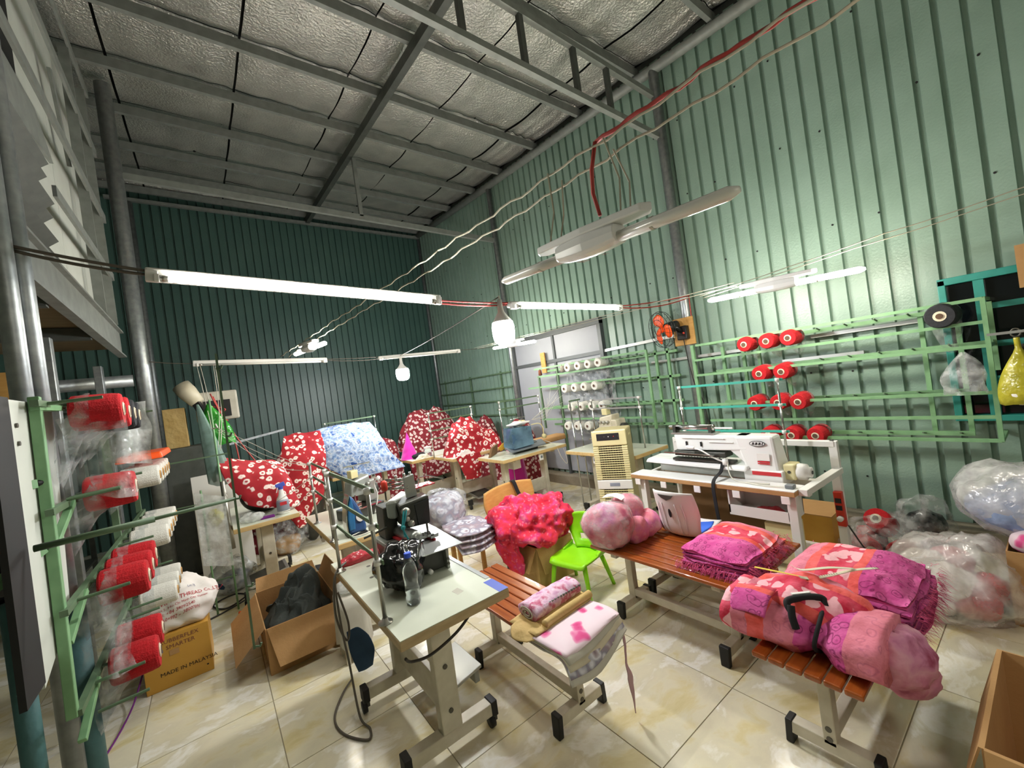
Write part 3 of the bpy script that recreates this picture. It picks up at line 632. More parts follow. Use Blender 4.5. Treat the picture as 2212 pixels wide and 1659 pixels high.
ob('board', G().box(4.255, 4.275, 2.36, 2.60, 1.80, 2.10), 'wood_light', t, bev=.004)
ob('base', G().box(4.19, 4.255, 2.41, 2.53, 1.86, 2.01), 'black_plastic', t, bev=.012); ob('pull_knob', G().ell((4.185, 2.44, 1.93), .012, .012, .012), 'red_plastic', t, True)
hub = V(4.04, 2.60, 2.0); n = V(-.9, .42, -.15).normalized(); a = n.cross(V(0, 0, 1)).normalized(); b_ = n.cross(a)
ob('arm', G().tube([(4.2, 2.47, 1.95), (4.16, 2.49, 2.0), hub-n*.06], .02, 8), 'black_plastic', t, True)
ob('motor', G().lathe([(.03, -.20), (.055, -.19), (.062, -.12), (.055, -.05), (.03, -.02)], hub, n, 18), 'black_plastic', t, True)
ob('hub', G().lathe([(.03, -.02), (.035, .01), (.02, .03)], hub, n, 14), 'orange', t, True)
for k in range(3):
    th = k*2*math.pi/3+.5; P = []
    for i in range(8):
        f = i/7; rr = .03+.14*f; row = []
        for j in range(6):
            q = (j/5-.5)*(.5+1.0*math.sin(math.pi*min(1, f*.8+.15))); row.append(hub+(a*math.cos(th+q+f*.35)+b_*math.sin(th+q+f*.35))*rr+n*(.02*q))
        P.append(row)
    ob('blade', G().grid(P), 'orange', t, True, solid=.004)
g = G()
for rr, dz in ((.2, 0), (.19, .035), (.19, -.035), (.12, .045), (.06, .05)): g.tube([hub+(a*math.cos(q)+b_*math.sin(q))*rr+n*dz for q in [2*math.pi*i/32 for i in range(33)]], .0028, 5)
for k in range(22):
    q = 2*math.pi*k/22; e = a*math.cos(q)+b_*math.sin(q); g.tube([hub+e*.04+n*.05, hub+e*.12+n*.045, hub+e*.19+n*.033, hub+e*.2, hub+e*.19-n*.033, hub+e*.06-n*.045], .0012, 4)
ob('cage', g, 'black_plastic', t, True)
ob('flex', G().tube(cat([(4.22, 2.47, 1.86), (4.24, 2.46, 1.6), (4.25, 2.42, 1.3), (4.24, 2.36, 1.18), (4.25, 2.33, .9)]), .006), 'cord_black', t)

# ------------------------------------------------------------------ thread cones
def cone(loc, ax, m, label, grp, r=.072, L_=.155, core='card_tube', sleeve=None, seed=1, hole=True):
    """a fat cone of yarn lying on its peg; ax points out of the peg"""
    t = T('thread_cone', label, 'thread cone', loc, group=grp); c, d = V(*loc), V(*ax).normalized(); c0 = c-d*L_/2
    ob('yarn', G().lathe([(.022, 0), (r*.88, .0), (r*.99, .008), (r, .02), (r*.97, L_*.8), (r*.93, L_-.008), (r*.86, L_), (.021, L_)], c0, d, 24), m, t, smooth=False, bev=.0)
    g = G().lathe([(.021, -.004), (.0225, -.004), (.0225, L_+.006), (.021, L_+.006)], c0, d, 16); ob('core', g, core, t, True)
    g = G().lathe([(r*.40, L_+.0005), (r*.40, L_+.003), (.0225, L_+.003)], c0, d, 16); ob('core_ring', g, core, t)
    if hole: ob('core_hole', G().cyl(c0+d*(L_+.002), c0+d*(L_+.0068), .0195, n=14), 'card_tube_dark', t)
    if sleeve:
        P = []; u = V(0, 0, 1)
        a = d.cross(u).normalized()
        for i in range(10):
            f = i/9; q = c0+d*(L_*(.40-.75*f)); ring = []
            for j in range(16):
                b2 = 2*math.pi*j/16; rr = r*1.05*(1+.12*nz((math.cos(b2)*2, math.sin(b2)*2, f*3), 1.5, seed))*(1-.5*max(0, f-.45)); dr = max(0, f-.35)*sleeve*(1+.3*nz((b2, f, 0), 2, seed+2))
                ring.append(q+a*(rr*math.cos(b2))+u*(rr*math.sin(b2)*(1+max(0, -math.sin(b2))*f*1.2)-dr))
            P.append(ring)
        ob('plastic_sleeve', G().grid(P, True), 'film_clear', t, True)
    return t
def tubes(root, name, lines, w_, m):
    for p, q in lines: ob(name, G().bar(p, q, w_), m, root)
# right hand rack on the wall
t = T('thread_rack', 'long pale green thread rack on the right hand wall', 'rack', (4.2, 1.3, .8))
FX, RX = 4.05, 4.30
for z, y1 in ((1.77, 2.25), (1.62, 2.29), (1.465, 2.29), (1.16, 2.26), (1.0, 2.2), (.845, 2.2)): ob('front_rail', G().bar((FX, .305, z), (FX, y1, z), .022), 'rack_green', t)
for z, y0, y1 in ((1.735, .6, 1.95), (1.475, .30, 2.2), (1.15, .44, 2.15), (.845, .44, 2.1)): ob('rear_rail', G().bar((RX, y0, z), (RX, y1, z), .03), 'rack_green', t)
for y, z0, z1 in ((.64, .86, 1.73), (.455, .86, 1.62), (.30, 1.28, 1.75), (1.92, .85, 1.66), (2.12, 1.1, 1.72), (1.78, 1.1, 1.74), (1.55, .85, 1.46)): ob('upright', G().bar((RX+.02, y, z0), (RX+.02, y, z1), .028), 'rack_green', t)
ob('end_post', G().bar((FX, .305, .84), (FX, .305, 1.775), .024), 'rack_green', t); ob('end_post', G().bar((FX+.02, 2.30, .5), (FX+.02, 2.30, 1.78), .03), 'rack_green', t)
for z in (1.77, 1.465, .845): ob('arm', G().bar((FX, .305, z), (4.39, .305, z), .022), 'rack_green', t); ob('arm', G().bar((FX, 2.22, z), (4.39, 2.22, z), .022), 'rack_green', t)
for z in (1.735, 1.475, 1.15, .845):
    for k in range(9):
        y = .5+k*.19
        if y > 1.28: continue
        ob('peg', G().cyl((RX, y, z), (RX-.10, y, z+.02), .006, n=8), 'rack_dark', t)
ob('light_rail', G().bar((4.36, .62, 1.69), (4.36, 1.35, 1.69), .02, .03), 'aluminium', t); ob('light_rail', G().bar((4.36, 1.0, 1.50), (4.36, 1.6, 1.50), .02, .03), 'aluminium', t)
rows = [('top', 1.71, (1.754, 1.567, 1.397)), ('second', 1.43, (1.66, 1.482)), ('third', 1.162, (1.735, 1.543, 1.388)), ('lowest', .876, (1.654, 1.472, 1.296))]
for rn, z, ys in rows:
    for k, y in enumerate(ys):
        pos = ['nearest the fan column', 'in the middle', 'farthest from the fan column'][k if len(ys) == 3 else (0 if k == 0 else 2)]
        cone((4.06, y, z), (-1, .05, -.06), 'red_yarn', 'red thread cone on the %s row of the wall rack, %s' % (rn, pos), 'red cones on the wall rack', .07, .16, 'card_tube', .08, k*3+int(z*10))
cone((4.07, .495, 1.70), (-1, .05, -.06), 'black_yarn', 'black thread cone alone on the right end of the wall rack', None, .085, .15, 'card_tube', .22, 9)
# middle rack with white cones
t = T('thread_rack', 'green thread rack of white cones in front of the grey door', 'rack', (4.1, 3.9, .9))
for z, y1 in ((1.81, 4.9), (1.69, 4.85), (1.53, 5.1), (1.2, 4.88), (1.035, 4.86)): ob('front_rail', G().bar((4.1, 2.88, z), (4.1, y1, z), .024), 'rack_green', t)
for z in (1.76, 1.48, 1.2, .93): ob('rear_rail', G().bar((4.28, 2.6, z), (4.28, 4.8, z), .028), 'rack_green', t)
for y in (2.72, 2.88): ob('upright', G().bar((4.28, y, .93), (4.28, y, 1.80), .028), 'rack_green', t)
ob('end_post', G().bar((4.1, 2.88, .9), (4.1, 2.88, 1.82), .026), 'rack_green', t); ob('end_post', G().bar((4.1, 4.40, .5), (4.1, 4.40, 1.78), .026), 'rack_dark', t); ob('end_post', G().bar((4.1, 4.82, .9), (4.1, 4.82, 1.7), .026), 'rack_dark', t)
ob('wall_rail', G().bar((4.36, 2.6, 1.93), (4.36, 4.6, 1.90), .02, .035), 'aluminium', t); ob('wall_rail', G().bar((4.36, 1.9, 1.66), (4.36, 3.0, 1.66), .02, .03), 'aluminium', t)
for z in (1.76, 1.48, 1.2, .93):
    for k in range(7): ob('peg', G().cyl((4.28, 2.95+k*.1, z), (4.20, 2.95+k*.1, z+.015), .006, n=8), 'rack_dark', t)
for rn, z, ys in (('top', 1.766, (4.145, 3.948, 3.762, 3.583)), ('second', 1.475, (4.259, 4.066, 3.883, 3.693)), ('third', 1.21, (4.18, 3.986, 3.792, 3.615)), ('lowest', .943, (4.301, 4.108, 3.908))):
    for k, y in enumerate(ys):
        cone((4.13, y, z), (-1, .0, -.05), 'white_yarn', 'white thread cone on the %s row of the middle rack, %s from the left' % (rn, ORD[k]), 'white cones on the middle rack', .062, .16, 'white_plastic', .10, k+int(z*9))
def spool(loc, m, label, r=.03, h=.09):
    t = T('thread_spool', label, 'thread spool', loc); c = V(*loc)
    ob('yarn', G().lathe([(r*.5, .004), (r, .008), (r*.75, h-.01), (r*.5, h-.004)], c, n=16), m, t, True); ob('core', G().lathe([(r*.6, 0), (r*.4, .004), (r*.35, h+.01), (r*.3, h+.012)], c, n=12), 'card_tube_dark', t)
spool((4.1, 4.78, 1.705), 'brown_yarn', 'small brown thread spool standing on the middle rack'); spool((4.1, 4.28, 1.705), 'grey_yarn', 'small grey thread spool standing on the middle rack', .04, .10)
solo('wood_strip', 'short wooden strip hanging in front of the grey door', 'wood strip', G().box(4.30, 4.32, 4.86, 4.96, 1.74, 2.06), 'wood_light', bev=.003)
# clear film draped behind the white cones
P = [[(4.22+.03*nz((i, j, 0), .6, 3), 3.48+.11*i, .80+.115*j) for j in range(10)] for i in range(9)]
solo('plastic_sheet', 'crumpled clear plastic hanging behind the white cones', 'plastic sheet', patch(P, 2, .02, 5, 4), 'film_clear', smooth=True)
# things hung at the right end
P = []
for i in range(12):
    f = i/11; rr = .012+.085*math.sin(min(1, f*1.25)*math.pi*.62); P.append([(4.0+rr*.6*math.cos(q)+.012*nz((q, f*4, 0), 1.5, 2), .42+rr*(1+.25*math.sin(3*q+f*4))*math.sin(q), 1.44-.28*f) for q in [2*math.pi*j/18 for j in range(18)]])
solo('plastic_bag', 'crumpled clear plastic bag hanging from the right end of the wall rack', 'bag', G().grid(P, True), 'film_clear', smooth=True)
t = T('plastic_bag', 'yellow plastic bag hanging on a hook at the right edge', 'bag', (3.95, .18, 1.08)); P = []
for i in range(14):
    f = i/13; rr = .012 if f < .18 else .012+.09*math.sin((f-.18)/.82*math.pi*.58); P.append([(3.95+rr*.8*math.cos(q), .185+rr*(1+.15*math.sin(4*q))*math.sin(q)-.01*f, 1.50-.40*f+.008*math.sin(5*q)*f) for q in [2*math.pi*j/20 for j in range(20)]])
g = G().grid(P, True); g.f.append(tuple(range(len(g.v)-20, len(g.v)))); ob('bag', g, 'film_yellow', t, True)
ob('contents', blob((3.95, .18, 1.15), (.06, .065, .05), 4, .02, 12), 'white_cloth', t, True)
ob('hook', G().tube([V(3.95+.0, .185+.02*math.cos(q), 1.53+.025*math.sin(q)) for q in [2*math.pi*i/12 for i in range(13)]], .005), 'bolt', t, True)
ob('hook_rail', G().bar((3.95, -.2, 1.535), (3.95, .3, 1.535), .016), 'aluminium', t)
solo('cardboard_sheet', 'strip of cardboard at the right edge above the window', 'cardboard', G().box(4.18, 4.21, -.15, .155, 1.80, 2.07), 'cardboard')
t = T('wall_rails', 'dark green rails along the wall beyond the grey door', 'rails', (4.33, 7, 1.2))
for z in (1.86, 1.60, 1.36, 1.10): ob('rail', G().bar((4.34, 5.85, z), (4.34, 8.6, z), .025), 'rack_dark', t)
for y in (6.2, 7.3, 8.4): ob('upright', G().bar((4.37, y, 1.05), (4.37, y, 1.9), .025), 'rack_dark', t)
# ------------------------------------------------------------------ sewing tables
def sew_table(label, x0, x1, y0, y1, z=.75, lng='y', edge='pine', cast=True, box=True, grp=None, ins=.2, treadle=True, top='laminate', colw=.10):
    t = T('sewing_table', label, 'table', ((x0+x1)/2, (y0+y1)/2, 0), group=grp); th = .042
    ob('tabletop', G().box(x0, x1, y0, y1, z-th, z-.002), edge, t, bev=.006)
    ob('laminate_top', G().box(x0+.004, x1-.004, y0+.004, y1-.004, z-.003, z), top, t)
    sw = lambda a, b: (a, b) if lng == 'y' else (b, a)        # (short, long) -> (x, y)
    s0, s1, l0, l1 = (x0, x1, y0, y1) if lng == 'y' else (y0, y1, x0, x1); sc = (s0+s1)/2
    def bx(sa, sb, la, lb, za, zb):
        (xa, ya), (xb, yb_) = sw(sa, la), sw(sb, lb); return G().box(min(xa, xb), max(xa, xb), min(ya, yb_), max(ya, yb_), za, zb)
    for l in (l0+ins, l1-ins):
        ob('leg', bx(sc-colw/2, sc+colw/2, l-.028, l+.028, .12, z-th), 'cream_metal', t, bev=.006)
        lg = ob('foot', bx(s0+.02, s1-.02, l-.03, l+.03, .07, .13), 'cream_metal', t, bev=.005)
        ob('bearer', bx(s0+.06, s1-.06, l-.025, l+.025, z-th-.03, z-th), 'cream_metal', t)
        g = G()
        for k, zz_ in ((0, .22), (0, .42)):
            p = sw(sc, l-.03 if l < (l0+l1)/2 else l+.03); q = sw(sc, l-.034 if l < (l0+l1)/2 else l+.034); ob('bolt', G().cyl((*p, zz_), (*q, zz_), .011, n=10), 'bolt', t)
        for s in (s0+.035, s1-.035):
            c = sw(s, l); ob('end_cap', bx(s-.017, s+.017, l-.033, l+.033, .062, .135), 'rubber', t, bev=.004)
            if cast:
                w_ = ob('caster', G().cyl((c[0]-.012 if lng == 'x' else c[0]-.022, c[1], .031), (c[0]+.012 if lng == 'x' else c[0]+.0, c[1], .031), .031, n=16), 'rubber', t, True)
                ob('fork', G().box(c[0]-.016, c[0]+.016, c[1]-.016, c[1]+.016, .03, .072), 'machine_dark', w_)
            else: ob('foot_pad', G().cyl((c[0], c[1], 0), (c[0], c[1], .065), .02, n=10), 'rubber', t)
    ob('stretcher', bx(sc-.015, sc+.015, l0+ins+.028, l1-ins-.028, .17, .33), 'cream_metal', t, bev=.003)
    if treadle:
        m = (l0+l1)/2; a, b_, c_, d = [(*sw(s, l), zz_) for s, l, zz_ in ((s0+.06, m-.15, .10), (s1-.10, m-.15, .16), (s1-.10, m+.15, .16), (s0+.06, m+.15, .10))]
        e = [(p[0], p[1], p[2]+.018) for p in (a, b_, c_, d)]; tr = ob('treadle', G().hexa([a, b_, c_, d], e), 'aluminium', t, bev=.004)
        f = [(p[0], p[1], p[2]+.0225) for p in (a, b_, c_, d)]; cc = Vector((0, 0, 0))
        for p in f: cc += Vector(p)/4
        f = [Vector(p).lerp(cc, .16) for p in f]; ob('treadle_mat', G().hexa([p-V(0, 0, .005) for p in f], f), 'machine_dark', tr)
        p = sw(sc+.02, m-.17); ob('pull_rod', G().cyl((*p, .12), (*p, z-th-.1), .005, n=8), 'chrome_dull', t)
    if box:
        m = l0+ins+.16; ob('control_box', bx(sc-.07, sc+.07, m-.06, m+.06, z-th-.16, z-th), 'white_plastic', t, bev=.01)
        p = bx(s0+.03, s0+.05, l1-ins-.26, l1-ins-.20, z-th-.09, z-th); sw_ = ob('switch', p, 'white_plastic', t, bev=.004); ob('switch_button', bx(s0+.025, s0+.031, l1-ins-.245, l1-ins-.215, z-th-.06, z-th-.03), 'grey_plastic', sw_)
    return t
NT = sew_table('nearest sewing table with a pale worn top and two guide posts', .475, .985, 1.565, 2.66, edge='edge_wood', ins=.255, box=False, treadle=False)
sew_table('sewing table holding the upright steam iron', .58, 1.10, 2.97, 4.05, edge='pine', box=True)
sew_table('sewing table at the left with the spray bottle on it', .065, .575, 4.30, 5.40, edge='pine', box=False)
sew_table('sewing table with the covered grey machine, front of the back row', 2.75, 3.80, 4.10, 4.68, lng='x', grp=None)
sew_table('sewing table under the red flowered heap in the middle of the back row', 2.56, 3.55, 5.02, 5.60, lng='x')
sew_table('sewing table with the plastic jar, left of the red heap', 2.24, 3.20, 5.64, 6.15, lng='x', box=False)
sew_table('sewing table under the blue flowered cloth', 1.20, 2.16, 5.78, 6.30, lng='x')
sew_table('sewing table behind the cooler carrying a small machine', 3.40, 3.98, 2.68, 3.70, lng='y')
sew_table('sewing table at the back buried under dark red cloth', 2.7, 3.7, 6.75, 7.30, lng='x', treadle=False)
sew_table('sewing table against the dark wall with a row of cones', .55, 1.50, 6.6, 7.15, lng='x', treadle=False)
ob('treadle', G().hexa([(.78, 2.02, .10), (1.03, 2.02, .15), (1.03, 2.32, .15), (.78, 2.32, .10)], [(.78, 2.02, .118), (1.03, 2.02, .168), (1.03, 2.32, .168), (.78, 2.32, .118)]), 'aluminium', NT, bev=.004)
ob('treadle_bracket', G().box(.99, 1.02, 2.04, 2.12, .07, .15), 'machine_grey', NT, bev=.004); ob('pull_rod', G().cyl((.90, 2.30, .13), (.90, 2.30, .70), .005, n=8), 'chrome_dull', NT)
# details of the nearest table top
g = G().box(.935, .9835, 1.567, 1.70, .7501, .7506); ob('blue_tape', g, 'blue_tape', NT)
for x, y in ((.622, 2.412), (.588, 2.246)): ob('plug', G().cyl((x, y, .7495), (x, y, .7512), .011, n=14), 'bolt', NT)
ob('ruler_strip', G().box(.960, .983, 1.72, 2.62, .7501, .7525), 'aluminium', NT)
ob('stain', G().hexa([(.80, 1.70, .7500), (.835, 1.71, .7500), (.83, 1.76, .7500), (.795, 1.75, .7500)], [(.80, 1.70, .7504), (.835, 1.71, .7504), (.83, 1.76, .7504), (.795, 1.75, .7504)]), 'grey_cloth', NT)
def guide(label, posts, zs, z0=.75, m='rack_dark', post='chrome_dull', r=.009, fl=True):
    """thread guide: upright posts in flanges joined by flat guide rails"""
    t = T('thread_guide', label, 'thread guide', ((posts[0][0]+posts[1][0])/2, (posts[0][1]+posts[1][1])/2, z0)); zt = max(zs)+.012
    for x, y in posts:
        ob('post', G().cyl((x, y, z0+.004), (x, y, zt), r, n=12), post, t, True)
        if fl: ob('flange', G().lathe([(.03, 0), (.03, .004), (.014, .006), (.012, .02)], (x, y, z0), n=18), 'chrome_dull', t, True)
        for z in zs: ob('clamp', G().cyl((x, y, z-.012), (x, y, z+.012), r*1.7, n=12), 'white_plastic', t, True)
    d = (V(*posts[1], 0)-V(*posts[0], 0)).normalized(); s = V(d.y, -d.x, 0)*-.016
    for z in zs: ob('guide_rail', G().bar(V(*posts[0], z)-d*.03+s, V(*posts[1], z)+d*.03+s, .006, .018), m, t)
    return t
guide('chrome thread guide with green rails on the nearest table', [(.49, 2.485), (.487, 1.749)], (1.295, 1.148, 1.0))
guide('thread guide of three rails on the iron table', [(.612, 3.70), (.595, 3.083)], (1.235, 1.125, 1.01))
guide('thread guide behind the red flowered heap', [(2.50, 5.45), (3.2, 5.45)], (1.39, 1.27, 1.14, 1.02), fl=False, post='chrome')
guide('thread guide behind the covered machine', [(3.16, 4.62), (3.86, 4.62)], (1.42, 1.32), z0=.75, fl=False, post='chrome', r=.008)
guide('thread guide on the table behind the cooler', [(3.75, 3.5), (3.75, 2.81)], (1.31, 1.20), fl=False, post='chrome', m='aluminium')
guide('single post thread guide left of the cooler', [(3.76, 3.74), (3.62, 3.74)], (1.33,), z0=.0, fl=False, post='chrome')
guide('tall thread guide with teal rails behind the long white machine', [(3.3, 2.04), (3.3, 1.265)], (1.41, 1.225, 1.03), z0=.75, m='teal_rail', post='chrome', r=.008)
guide('thin thread guide standing behind the blue flowered cloth', [(1.30, 6.27), (2.0, 6.27)], (1.45, 1.25), z0=.75, fl=False, post='chrome', r=.006)

# ------------------------------------------------------------------ machine on the nearest table
t = T('sewing_machine', 'grey industrial sewing machine on the nearest table', 'sewing machine', (.85, 2.2, .75))
ob('base', G().hexa([(.715,2.02,.75),(.93,2.02,.75),(.93,2.47,.75),(.715,2.47,.75)], [(.70,2.03,.85),(.94,2.03,.85),(.94,2.50,.85),(.70,2.50,.85)]), 'machine_dark', t, bev=.006)
pl = ob('bed_plate', G().hexa([(.695,2.0,.85),(.945,1.98,.85),(.965,2.5,.85),(.695,2.52,.85)], [(.70,2.0,.868),(.945,1.98,.868),(.965,2.5,.868),(.70,2.5,.868)]), 'machine_grey', t, bev=.004)
ob('work_plate', G().hexa([(.735,1.955,.868),(.975,1.93,.868),(1.0,2.30,.868),(.90,2.35,.868)], [(.735,1.955,.872),(.975,1.93,.872),(1.0,2.30,.872),(.90,2.35,.872)]), 'aluminium', t)
ob('work_plate_tail', G().hexa([(.90,2.30,.869),(1.0,2.28,.869),(1.04,2.58,.84),(.93,2.62,.84)], [(.90,2.30,.873),(1.0,2.28,.873),(1.04,2.58,.844),(.93,2.62,.844)]), 'white_glossy', t)
br = ob('bracket', G().box(.90, .915, 1.985, 2.06, .75, .85), 'machine_grey', t, bev=.003)
for z in (.775, .80): ob('bolt', G().cyl((.907, 1.985, z), (.907, 1.98, z), .007, n=8), 'bolt', br)
ob('knob', G().cyl((.80, 1.99, .775), (.80, 1.965, .775), .012, n=12), 'white_plastic', t, True)
ob('cylinder_arm', G().lathe([(.03, 0), (.034, .004), (.034, .20), (.03, .215), (.012, .22)], (.80, 2.36, .905), (.12, -1, -.02), 18), 'aluminium', t, True)
ob('red_rail', G().bar((.765, 2.36, .878), (.80, 2.12, .876), .012, .012), 'label_red', t); ob('red_rail', G().bar((.86, 2.34, .878), (.90, 2.10, .876), .012, .012), 'label_red', t)
ob('standard', G().hexa([(.725,2.36,.868),(.80,2.36,.868),(.80,2.50,.868),(.725,2.50,.868)], [(.72,2.33,1.06),(.80,2.33,1.06),(.80,2.47,1.06),(.72,2.47,1.06)]), 'machine_dark', t, bev=.01)
ob('arm', G().hexa([(.715,2.27,1.01),(.76,2.25,1.0),(.93,2.42,1.0),(.90,2.50,1.01)], [(.72,2.29,1.10),(.77,2.26,1.10),(.93,2.41,1.08),(.89,2.48,1.10)]), 'machine_grey', t, bev=.014)
hd = ob('head', G().hexa([(.79,2.21,.945),(.93,2.20,.935),(.96,2.33,.935),(.80,2.36,.945)], [(.77,2.22,1.075),(.935,2.18,1.10),(.965,2.32,1.09),(.78,2.35,1.09)]), 'machine_dark', t, bev=.012)
ob('face_plate', G().hexa([(.86,2.193,.95),(.925,2.19,.945),(.925,2.20,.945),(.86,2.205,.95)], [(.85,2.19,1.065),(.928,2.172,1.08),(.928,2.185,1.08),(.85,2.2,1.065)]), 'black_plastic', hd)
for k, (x, z) in enumerate(((.80, 1.0), (.82, .97), (.80, 1.04))): ob('pulley', G().cyl((x, 2.22, z), (x, 2.19, z), .014+.004*k, n=14), 'chrome_dull', hd, True)
ob('needle_bar', G().cyl((.90, 2.18, .95), (.90, 2.18, .885), .006, n=8).cyl((.90, 2.18, .89), (.905, 2.175, .872), .01, .003, 8), 'bolt', t)
ob('presser_foot', G().box(.83, .90, 2.14, 2.2, .885, .90).box(.865, .90, 2.10, 2.16, .90, .912).box(.88, .925, 2.10, 2.13, .886, .905), 'chrome', t)
ob('looper_rod', G().tube([(.60, 2.34, .93), (.66, 2.33, .94), (.73, 2.34, .95)], .006), 'machine_dark', t); ob('oil_pipe', G().cyl((.655, 2.335, .94), (.665, 2.335, .80), .004, n=6), 'bolt', t)
# roller puller on top
rl = ob('puller_frame', G().hexa([(.845,2.28,1.09),(.905,2.27,1.09),(.91,2.30,1.09),(.85,2.31,1.09)], [(.84,2.28,1.205),(.90,2.27,1.215),(.905,2.30,1.215),(.845,2.31,1.205)]), 'aluminium', t, bev=.003)
for k in range(3): ob('roller', G().cyl((.77, 2.35+.012*k, 1.155+.022*k), (.862, 2.28+.005*k, 1.15+.022*k), .009, n=12), 'chrome', rl, True)
for x in (.80, .85, .885): ob('thumb_screw', G().cyl((x, 2.29, 1.205), (x, 2.29, 1.23), .008, n=10), 'chrome', rl, True)
ob('tension_post', G().cyl((.745, 2.33, 1.10), (.745, 2.33, 1.19), .004, n=8), 'bolt', t); ob('tension_cap', G().lathe([(.012, 0), (.018, .01), (.018, .05), (.008, .06)], (.745, 2.33, 1.15), n=12), 'red_plastic', t, True)
ob('side_shelf', G().box(.93, 1.05, 2.33, 2.42, 1.115, 1.122), 'film_red', t); ob('thread_arm', G().tube([(.95, 2.36, 1.10), (.96, 2.36, 1.17), (1.02, 2.34, 1.17), (1.1, 2.32, 1.135), (1.1, 2.32, 1.12)], .004), 'chrome', t)
ob('cord', G().tube(cat([(.80, 2.19, 1.05), (.775, 2.18, .99), (.765, 2.18, .97), (.77, 2.19, .95), (.765, 2.17, .92)]), .005).tube(cat([(.785, 2.19, 1.05), (.77, 2.18, 1.0), (.762, 2.175, .965), (.78, 2.16, .90)]), .005).ell((.766, 2.178, .968), .014, .012, .014, 6, 8), 'aqua_cord', t)
solo('bin_bag', 'shiny black plastic bag slumped beside the water bottle', 'bag', blob((.665, 1.985, .86), (.105, .125, .115), 5, .035, 9, .7515, 26, 44), 'film_black', smooth=True)
t = T('water_bottle', 'clear plastic water bottle with a blue cap on the nearest table', 'bottle', (.634, 1.80, .75)); b0 = (.634, 1.80, .7505)
ob('body', G().lathe([(.024, 0), (.031, .006), (.0325, .03), (.029, .045), (.032, .06), (.0285, .095), (.032, .115), (.0325, .145), (.029, .165), (.018, .190), (.0125, .198), (.0125, .208)], b0, n=22), 'pet', t, True)
ob('water', G().lathe([(.022, .002), (.029, .007), (.0305, .03), (.027, .045), (.030, .06), (.0275, .075)], b0, n=22), 'pet', t, True)
ob('cap', G().lathe([(.0155, .204), (.0155, .222), (.014, .224)], b0, n=20), 'cap_blue', t); 
solo('wrapped_trimmings', 'strip of red trimmings in plastic lying behind the near post', 'fabric', blob((.62, 2.55, .765), (.12, .045, .03), 8, .014, 16, .7505), 'film_red', smooth=True)
# cables hanging off the nearest table
g = G().tube(cat([(.60, 2.58, .77), (.50, 2.50, .77), (.45, 2.47, .72), (.43, 2.45, .55), (.45, 2.43, .43), (.47, 2.42, .41), (.48, 2.42, .5), (.455, 2.45, .66)]), .006)
g.tube(cat([(.56, 2.57, .765), (.48, 2.49, .765), (.45, 2.46, .70), (.445, 2.43, .5), (.45, 2.38, .3), (.455, 2.33, .05), (.48, 2.26, .01), (.45, 2.20, .008), (.37, 2.33, .008), (.36, 2.48, .008), (.44, 2.64, .008), (.52, 2.72, .02)]), .006)
solo('extension_cord', 'dark power cords looping off the nearest table onto the floor', 'cord', g, 'cord_grey', smooth=True)
solo('extension_cord', 'dark cord hanging under the front of the nearest table', 'cord', G().tube(cat([(.50, 1.60, .66), (.53, 1.62, .625), (.62, 1.64, .60), (.75, 1.66, .62), (.83, 1.66, .67), (.86, 1.66, .705)]), .006), 'cord_black', smooth=True)
t = T('covered_stool', 'low stool covered with a grey cloth behind the nearest table', 'stool', (.62, 3.0, 0))
for dx in (-.09, .09):
    for dy in (-.09, .09): ob('leg', G().bar((.62+dx*.8, 2.98+dy*.8, 0), (.62+dx*.7, 2.98+dy*.7, .38), .025), 'cream_metal', t)
P = []
for i in range(9):
    a = i/8; row = []
    for j in range(32):
        q = 2*math.pi*j/32; rr = .095*(a*2 if a < .5 else 1+.12*(a-.5)*2+.05*math.sin(9*q)*(a-.5)*2); pw = lambda u: math.copysign(abs(u)**.55, u)
        row.append((.62+rr*pw(math.cos(q)), 2.98+rr*pw(math.sin(q)), .42-.01*a if a < .5 else .415-.30*(a-.5)*2*(1+.08*math.sin(5*q))))
    P.append(row)
ob('cloth', G().grid(P, True), 'grey_cloth', t, True)
solo('fabric_scrap', 'dark blue cloth hanging over the caster of the nearest table', 'fabric', patch([[(.50, 2.60, .36), (.56, 2.58, .37), (.61, 2.575, .30)], [(.50, 2.585, .25), (.57, 2.57, .25), (.63, 2.56, .22)], [(.53, 2.58, .12), (.57, 2.575, .12), (.61, 2.57, .13)]], 5, .006, 14, 2), 'navy_cloth', smooth=True, solid=.004)
solo('plastic_bundle', 'small clear plastic bundle on the covered stool', 'bag', blob((.62, 2.98, .47), (.06, .06, .05), 3, .02, 14, .424), 'film_milky', smooth=True)

# ------------------------------------------------------------------ iron table
t = T('steam_iron', 'blue steam iron standing on its heel', 'iron', (.69, 3.08, .75)); c = V(.69, 3.08, .752)
pr = [(0, 0), (-.004, .10), (.008, .20), (.036, .285), (.058, .255), (.085, .19), (.112, .11), (.122, .04), (.12, 0)]
ob('body', G().ext([(c.x+x, c.y-.046, c.z+.012+z*.95) for x, z in pr], (0, .092, 0)), 'blue_deep', t, bev=.022)
ob('water_tank', G().ext([(c.x+x, c.y-.05, c.z+.02+z*.93) for x, z in ((.002, .02), (.0, .11), (.012, .20), (.036, .272), (.048, .25), (.05, .17), (.05, .09), (.045, .02))], (0, .10, 0)), 'blue_iron', t, bev=.012)
ob('soleplate', G().ext([(c.x+x-.010, c.y-.052, c.z+.008+z*.97) for x, z in ((0, 0), (-.004, .10), (.008, .20), (.036, .29), (.042, .285), (.016, .20), (.004, .10), (.008, 0))], (0, .104, 0)), 'chrome', t, bev=.002)
dl = [(c.x+.078+.022*math.cos(q)-.006*math.sin(q), c.y-.0475, c.z+.115+.026*math.sin(q)) for q in [2*math.pi*k/20 for k in range(20)]]
